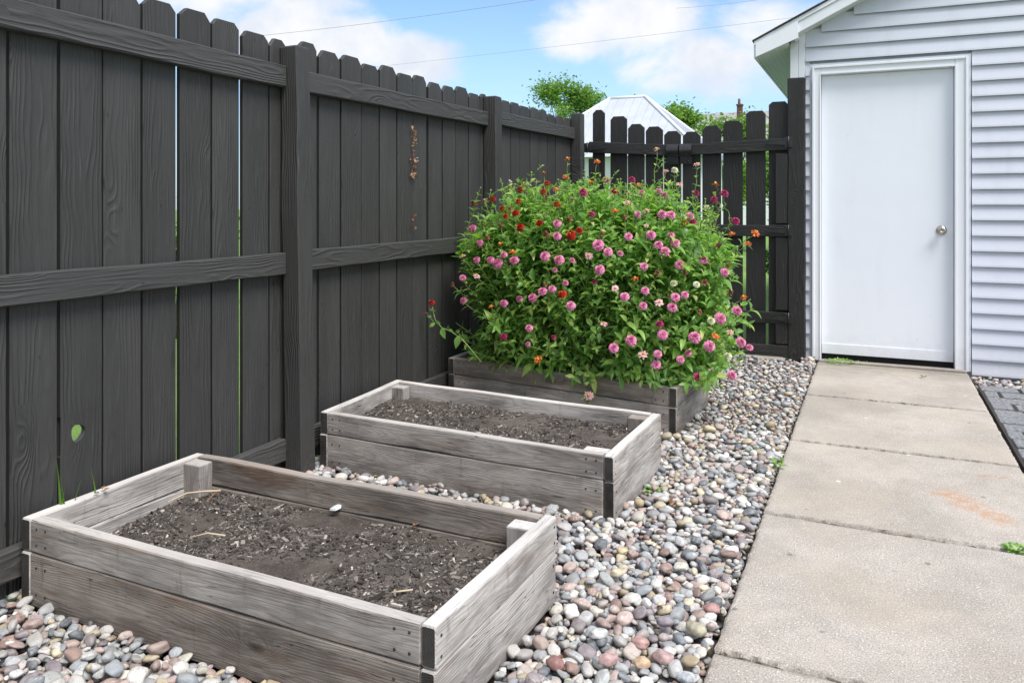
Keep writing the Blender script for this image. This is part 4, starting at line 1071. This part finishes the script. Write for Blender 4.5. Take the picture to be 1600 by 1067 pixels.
# the smaller heads as one part
mb = MB(); mats_all = []; midx = {}
for k in TY:
    for m_ in (TY[k][1],):
        if m_.name not in midx: midx[m_.name] = len(mats_all); mats_all.append(m_)
for m_ in (M_DISC, M_SEPAL): midx[m_.name] = len(mats_all); mats_all.append(m_)
for (P, ty, sz, stray) in order[100:]:
    me = random.choice(FM[ty]); out = Vector((random.gauss(0, .3), -.4, 1)).normalized(); Q = out.to_track_quat('Z', 'Y').to_matrix(); s = sz*1.1
    for pidx in (0, 1, 2):
        pass
    vs = [P+Q @ (Vector(v.co)*s) for v in me.vertices]; b = len(mb.v); mb.v += [tuple(p) for p in vs]; mb.g += [(0, 0, 0)]*len(vs); mb.r += [0.]*len(vs)
    for p in me.polygons:
        mb.f.append(tuple(b+i for i in p.vertices)); mb.mi.append(midx[me.materials[p.material_index].name]); mb.sm.append(p.use_smooth)
o = mb.build('small_flower_heads', mats_all, bush); tag(o, 'small orange and brown flower heads of the zinnias', kind='stuff')

# stray zinnia sprig against the fence
spr = empty('zinnia_sprig', (-2.08, 3.98, .2), 'thin stray zinnia stem leaning out against the dark fence left of the bush', 'flowers')
leafV, leafF, loff = [], [], 0; sm_ = MB()
X_ = 3.70
pth = [aty(u, v, X_) for u, v in ((752, 566), (735, 545), (722, 530), (705, 518), (690, 512), (680, 500), (677, 488), (675, 476))]
tube(sm_, pth, [.003]*8, 5); tube(sm_, [aty(680, 505, X_), aty(672, 497, X_), aty(667, 491, X_)], .0018, 5)
tube(sm_, [aty(722, 530, X_), aty(718, 522, X_), aty(712, 518, X_)], .0018, 5)
for (u, v, du, dv, l) in ((690, 512, 8, 22, .062), (718, 524, -8, 26, .072), (712, 519, 10, -4, .035), (680, 505, -12, 6, .040), (681, 503, 12, 2, .036), (700, 515, 2, -14, .03), (676, 485, -7, -4, .022), (677, 486, 8, -3, .022), (694, 513, -10, 12, .04), (675, 495, -10, -2, .03), (708, 519, -9, -10, .03)):
    d = aty(u+du, v+dv, X_-.01)-aty(u, v, X_); add_leaf(*leaf_geo(aty(u, v, X_), d, (0, -1, .2), l, l*.5, .15, .2))
V = np.array(leafV)-np.array(spr.location); lo2 = fast('leaves', V, np.array(leafF), 4, M_LEAF); link(lo2, spr); sm_.build('stem', M_STEM, spr)
put_flower(aty(675, 474, X_), 'R', .75, spr); put_flower(aty(666, 490, X_), 'D', .7, spr)

# fallen petals, grit and bits of leaf between the pebbles
mb = MB()
for k in range(420):
    x = random.uniform(-.80, -.40); y = random.uniform(1.3, 6.0)
    if blocked(x, y, .02): continue
    P = Vector((x, y, .0+random.uniform(-.012, .006))); s_ = random.uniform(.005, .014)
    mb.add(*leaf_geo(P, (random.gauss(0, 1), random.gauss(0, 1), random.gauss(0, .3)), (random.gauss(0, .5), random.gauss(0, .5), 1), s_, s_*.5, .4, .1, 5))
o = mb.build('leaf_litter', M_DRY); tag(o, 'tiny scraps of dry leaf scattered over the pebbles', 'litter', kind='stuff')
# small plants
def weed(loc, label, spread=.04, nl=24, ln=.03, h=.03, grass=False, cat='plant', group='weeds along the stones and slabs', m_=None):
    mb = MB(); loc = Vector(loc)
    for i in range(nl):
        a = random.uniform(0, TAU); r_ = spread*math.sqrt(random.random()); P = loc+Vector((math.cos(a)*r_, math.sin(a)*r_, random.uniform(0, h)*(0 if grass else 1)))
        if grass: d = Vector((random.gauss(0, .35), random.gauss(0, .35), 1)); vs, fs = leaf_geo(P, d, (random.gauss(0, 1), random.gauss(0, 1), .1), ln*random.uniform(.6, 1.2), .004, .2, .4)
        else: vs, fs = leaf_geo(P, Vector((math.cos(a), math.sin(a), random.uniform(.1, 1.2))), (0, 0, 1), ln*random.uniform(.6, 1.2), ln*.45, .2, .3)
        mb.add(vs, fs)
    o = mb.build('weed' if not grass else 'grass_tuft', m_ or M_LEAF, None, origin=loc)
    return tag(o, label, cat, group)
def zground(u, v, z=.01): return atz(u, v, z)
weed(zground(1312, 566, .004), 'flat green moss and weeds at the foot of the door', .085, 130, .024, .008)
weed(zground(1345, 568, .004), 'thin sprig of weeds right of the moss at the door', .05, 26, .018, .006)
weed(zground(1586, 860, -.008), 'green weed tuft growing in the slab joint at the right edge', .028, 110, .020, .008)
weed(zground(1213, 728), 'small weed at the path edge level with the middle bed', .03, 26, .026, .02)
weed(zground(1178, 708), 'tiny weed in the pebbles left of the path edge', .018, 14, .018, .02)
weed(zground(1232, 556, .0), 'leafy weed at the foot of the tall gate post', .03, 24, .055, .07)
weed(zground(1022, 772), 'grey green weed at the corner of the middle bed', .035, 44, .022, .02)
mb = MB()
gl = atx(92, 782, -2.16); tf = Vector((-2.16, gl.y, .02))
blades = [((92, 790), (88, 716)), ((97, 785), (101, 762)), ((108, 778), (130, 739)), ((151, 762), (141, 726)), ((100, 790), (93, 740))]
for (a, b) in blades:
    A = atx(*a, -2.17); B_ = atx(*b, -2.16); A0 = Vector((A.x, A.y, .03)); d = B_-A
    vs, fs = leaf_geo(A0, (B_-A0), (0, 0, 1), (B_-A0).length, .009, .3, .0); mb.add(vs, fs)
tag(mb.build('grass_tuft', M_GRASS, None, origin=tf), 'few long grass blades rising between the nearest bed and the fence', 'grass')
# dried vine caught in the fence
mb = MB(); vt = atx(646, 200, FB+.012); pts = [atx(646+1.5*math.sin(k), 196+k*6.5, FB+.006+.002*math.sin(k*2)) for k in range(15)]
tube(mb, pts, .0010, 5)
for (v, n) in ((222, 9), (246, 7), (254, 8), (268, 10), (275, 8), (210, 4), (340, 3), (358, 4), (200, 3)):
    for k in range(n):
        P = atx(646+random.gauss(0, 2), v+random.gauss(0, 4), FB+random.uniform(.003, .015)); d = Vector((random.uniform(.1, 1), random.gauss(0, 1), random.gauss(0, 1)))
        mb.add(*leaf_geo(P, d, (1, random.gauss(0, 1), 0), random.uniform(.012, .024), .012, .5, .4))
tag(mb.build('dried_vine', M_DRY, None, origin=pts[7]), 'brown dried vine hanging in a gap of the dark fence', 'plant')
# twigs, shard and scraps
def twig(pts, r_, label, m_=M_STRAW, cat='twig', name='twig', group='twigs and straw lying in the nearest bed'):
    mb = MB(); c = Vector(pts[0]); tube(mb, pts, [r_*(1-.5*i/len(pts)) for i in range(len(pts))], 6); return tag(mb.build(name, m_, None, origin=c), label, cat, group)
def onbed(surf, B, u, v, lift=.004):
    P = atz(u, v, .155)
    return P+Vector((0, 0, lift))
twig([onbed(s1, B1, 345, 771, .010), onbed(s1, B1, 318, 773, .012), onbed(s1, B1, 292, 774, .008), onbed(s1, B1, 262, 787, .006)], .0036, 'long pale twig by the block in the back corner of the nearest bed')
twig([onbed(s1, B1, 352, 842, .010), onbed(s1, B1, 325, 839, .012), onbed(s1, B1, 300, 843, .008)], .0030, 'short pale twig lying mid left in the nearest bed')
twig([onbed(s1, B1, 645, 926, .008), onbed(s1, B1, 612, 930, .008)], .0028, 'straw splinter lying near the front of the nearest bed')
twig([atz(1112+k*3, 1004-k*2, .03) for k in range(0)] or [onbed(s1, B1, 340, 775, .016), onbed(s1, B1, 322, 788, .01)], .002, 'thin brown twig crossing the long pale twig', M_DRY)
mb = MB(); P = onbed(s1, B1, 524, 803, .012)
hv = [(-.017, -.007, 0), (.007, -.010, .003), (.018, .004, .008), (.008, .014, .013), (-.010, .004, .006)]
mb.add([P+Vector(q) for q in hv]+[P+Vector(q)+Vector((0, .003, .005)) for q in hv], [(4, 3, 2, 1, 0), (5, 6, 7, 8, 9)]+[(i, (i+1) % 5, 5+(i+1) % 5, 5+i) for i in range(5)])
tag(mb.build('stone_shard', simple('white_shard', (.62, .66, .66), .5, 90, .2), None, origin=P), 'white angular stone shard lying on the soil of the nearest bed', 'stone')
def dead_leaf(u, v, z, label, s=.03, m_=M_DRY):
    mb = MB(); P = atz(u, v, z)
    for k in range(3): mb.add(*leaf_geo(P+Vector((random.gauss(0, s*.3), random.gauss(0, s*.3), .003*k)), (random.gauss(0, 1), random.gauss(0, 1), .2), (random.gauss(0, .4), 0, 1), s, s*.6, .5, -.2))
    return tag(mb.build('dead_leaf', m_, None, origin=P), label, 'leaf', 'dead leaves scattered about')
dead_leaf(1045, 790, .03, 'rust red dead leaf on the pebbles by the middle bed corner', .030)
dead_leaf(1037, 782, .03, 'small curled dead leaf beside the rust red leaf', .022)
dead_leaf(157, 769, .253, 'dry curled leaf resting on the left rim of the nearest bed', .018)
dead_leaf(650, 823, .165, 'orange brown leaf scrap in the soil of the nearest bed', .014)
dead_leaf(872, 1042, .02, 'brown leaf among pebbles right of the nearest bed', .03)
dead_leaf(1034, 950, .025, 'yellow brown leaf scrap between red stones', .02, M_STRAW)
dead_leaf(990, 842, .02, 'ochre leaf in the pebbles just off the middle bed', .02, M_STRAW)
dead_leaf(262, 1012, .02, 'dark curled leaf on the pebbles at the lower left', .022, M_BARK)
dead_leaf(1442, 590, .006, 'dark twiglike leaf lying on the slab near the door', .022, M_BARK)

# ---------------------------------------------------------------- beyond the fence
def tree(name, base, h, crown, nleaf, label, seed, leaf=.10, trunk=.10, m_=M_TLEAF, clumps=26, group=None, flat=.8):
    rd = random.Random(seed); root = empty(name, base, label, 'tree', group); B = Vector(base)
    tb = MB(); tube(tb, [B+Vector((0, 0, -.2)), B+Vector((.05, 0, h*.35)), B+Vector((-.03, .04, h*.7))], [trunk, trunk*.75, trunk*.4], 8)
    cs = []
    for k in range(clumps):
        a = rd.uniform(0, TAU); zz = rd.uniform(-.75, 1.); r_ = crown*math.sqrt(max(.05, 1-zz*zz))*rd.uniform(.35, 1.05)
        c = B+Vector((math.cos(a)*r_, math.sin(a)*r_, h-crown*flat+zz*crown*flat)); cs.append((c, crown*rd.uniform(.12, .27)))
        s = B+Vector((0, 0, h*rd.uniform(.35, .65))); tube(tb, [s, s.lerp(c, .55)+Vector((0, 0, .1)), c], [trunk*.30, trunk*.16, trunk*.05], 5)
    tb.build('trunk', M_BARK, root)
    V, F = [], []
    per = nleaf//clumps
    for (c, r_) in cs:
        for k in range(int(per*(r_/(crown*.22))**1.5)):
            d = Vector((rd.gauss(0, .5), rd.gauss(0, .5), rd.gauss(0, .38)))*r_*1.25; P = c+d
            a = Vector((rd.gauss(0, 1), rd.gauss(0, 1), rd.gauss(0, .5))).normalized(); b = a.cross(Vector((rd.gauss(0, 1), rd.gauss(0, 1), 1))).normalized(); l = leaf*rd.uniform(.6, 1.3); i = len(V)
            V += [P-a*l*.5, P+b*l*.28, P+a*l*.5, P-b*l*.28]; F.append((i, i+1, i+2, i+3))
    o = fast('crown', np.array([tuple(p) for p in V])-np.array(tuple(B)), np.array(F), 4, m_, smooth=False); link(o, root)
    return root
tree('tree', (-8.35, 22., -.13), 4.72, 1.42, 17000, 'airy green tree rising behind the long fence, left of the white roof', 3, .10, .06, clumps=44, group='trees beyond the fence', flat=1.0)
tree('tree', (-8.0, 26., -.13), 4.45, 1.6, 9000, 'darker tree just behind the peak of the white roof', 5, .13, .1, group='trees beyond the fence')
tree('tree', (-5.6, 25., -.13), 4.1, 1.7, 14000, 'bushy tree right of the white roof and below the chimney', 8, .13, .1, group='trees beyond the fence')
tree('tree', (-3.4, 22., -.13), 3.6, 1.6, 12000, 'low leafy tree seen over the tallest gate pickets', 9, .13, .1, group='trees beyond the fence')
for i, (x, y, h, r_, lb) in enumerate(((-5.2, 3.0, 1.1, .9, 'green shrub behind the nearest fence bay, glimpsed through its gaps'), (-6., 5.5, 1.3, 1.1, 'green shrub behind the middle fence bay'), (-5.6, 8.5, 1.2, 1.0, 'green shrub outside the far corner of the fence'), (-2.3, 10.6, .95, .8, 'green shrub seen between the gate pickets'), (-1.1, 11.5, 1.0, .8, 'green shrub behind the hinge side of the gate'), (-4.3, 1.1, .9, .8, 'green shrub behind the nearest bed and fence'))):
    tree('shrub', (x, y, -.13), h, r_*.6, 2600, lb, 20+i, .07, .03, clumps=14, group='shrubs outside the fence', m_=M_GRASS)
# white hip roofed shed
shed = empty('shed', (-4.06, 14, -.13), 'white outbuilding with a hipped metal roof behind the gate', 'building')
Rr, Rl = Vector((-3.75, 14, 3.07)), Vector((-4.40, 14, 3.07)); ze = 1.92
Cn = [Vector((-5.75, 12.5, ze)), Vector((-2.41, 12.5, ze)), Vector((-2.41, 15.5, ze)), Vector((-5.75, 15.5, ze))]
M_MROOF = simple('white_metal_roof', (.47, .50, .56), .45, 3, .06)
mb = MB(); mb.add([*Cn, Rl, Rr], [(0, 1, 5, 4), (1, 2, 5), (2, 3, 4, 5), (3, 0, 4), (3, 2, 1, 0)])
# standing seams
def seams(a, b, ta, tb, n):
    for i in range(1, n):
        t = i/n; P = a.lerp(b, t); 
        # seam climbs square to the eave until it meets ridge or hip
        e = (b-a).normalized(); nrm = Vector((-e.y, e.x, 0)); 
        x = (P-a).dot(e); xl = (ta-a).dot(e); xr = (tb-a).dot(e); L = (b-a).length
        f = 1. if xl <= x <= xr else (x/xl if x < xl else (L-x)/(L-xr))
        dep = (ta-a).dot(nrm); Q = P+nrm*dep*f+Vector((0, 0, (ta.z-a.z)*f))
        tube(mb, [P+Vector((0, 0, .008)), Q+Vector((0, 0, .004))], .0055, 4)
seams(Cn[0], Cn[1], Rl, Rr, 22); seams(Cn[1], Cn[2], Rr, Rr, 18)
mb.build('roof', M_MROOF, shed)
mb = MB()
for a, b in ((Cn[1], Rr), (Cn[2], Rr), (Cn[0], Rl), (Cn[3], Rl), (Rl, Rr)): tube(mb, [a+Vector((0, 0, .012)), b+Vector((0, 0, .012))], .026, 6)
mb.build('ridge_cap', M_TRIM, shed)
mb = MB(); box(mb, (-5.55, 12.7, -.13), (-2.61, 15.3, ze-.002)); mb.build('wall', M_TRIM, shed)
# brick house with chimney far behind
hs = empty('house', (-6.5, 42, -.13), 'distant house whose roof and brick chimney top the right hand trees', 'building')
M_BRICK = simple('chimney_brick', (.13, .075, .06), .9, 25, .4); M_HROOF = simple('grey_house_roof', (.30, .29, .29), .9, 3, .2)
mb = MB(); box(mb, (-11, 40, -.13), (-4, 46, 4.2)); mb.build('wall', M_TRIM, hs)
mb = MB(); mb.add([(-11.4, 39.6, 4.2), (-3.6, 39.6, 4.2), (-3.6, 46.4, 4.2), (-11.4, 46.4, 4.2), (-11.4, 43, 6.0), (-3.6, 43, 6.0)], [(0, 1, 5, 4), (2, 3, 4, 5), (1, 2, 5), (3, 0, 4), (3, 2, 1, 0)]); rf = mb.build('roof', M_HROOF, hs)
cp = aty(1156, 160, 41.5)
mb = MB(); box(mb, (cp.x-.13, 41.35, 4.5), (cp.x+.13, 41.65, 6.15)); box(mb, (cp.x-.16, 41.31, 6.152), (cp.x+.16, 41.69, 6.22)); lathe(mb, (cp.x-.03, 41.5, 6.22), (0, 0, 1), [(0, .07), (.28, .06), (.29, .04)], 10, 0); mb.build('chimney', M_BRICK, rf)
# overhead lines
def wire(a, b, ya, yb, r_, label, sag=.12):
    A, B_ = aty(*a, ya), aty(*b, yb); d = B_-A; A2 = A-d*.9; B2_ = B_+d*1.2; n = 24; L = (B2_-A2)
    pts = [A2+L*(i/n)-Vector((0, 0, sag*4*(i/n)*(1-i/n))) for i in range(n+1)]
    mb = MB(); tube(mb, pts, r_, 5); tag(mb.build('power_line', M_CABLE, None, origin=A), label, 'cable', 'overhead lines across the sky')
M_CABLE = simple('cable_rubber', (.28, .28, .29), .6)
wire((375, 43), (740, -9), 24, 22, .0068, 'dark overhead cable crossing the clouds above the fence', .5)
wire((1112, 6), (1180, -3), 34, 33, .006, 'short faint cable at the top edge of the picture above the house chimney', .1)
wire((600, 95), (1245, 14), 30, 28, .0052, 'overhead cable running behind the garage eave', .3)
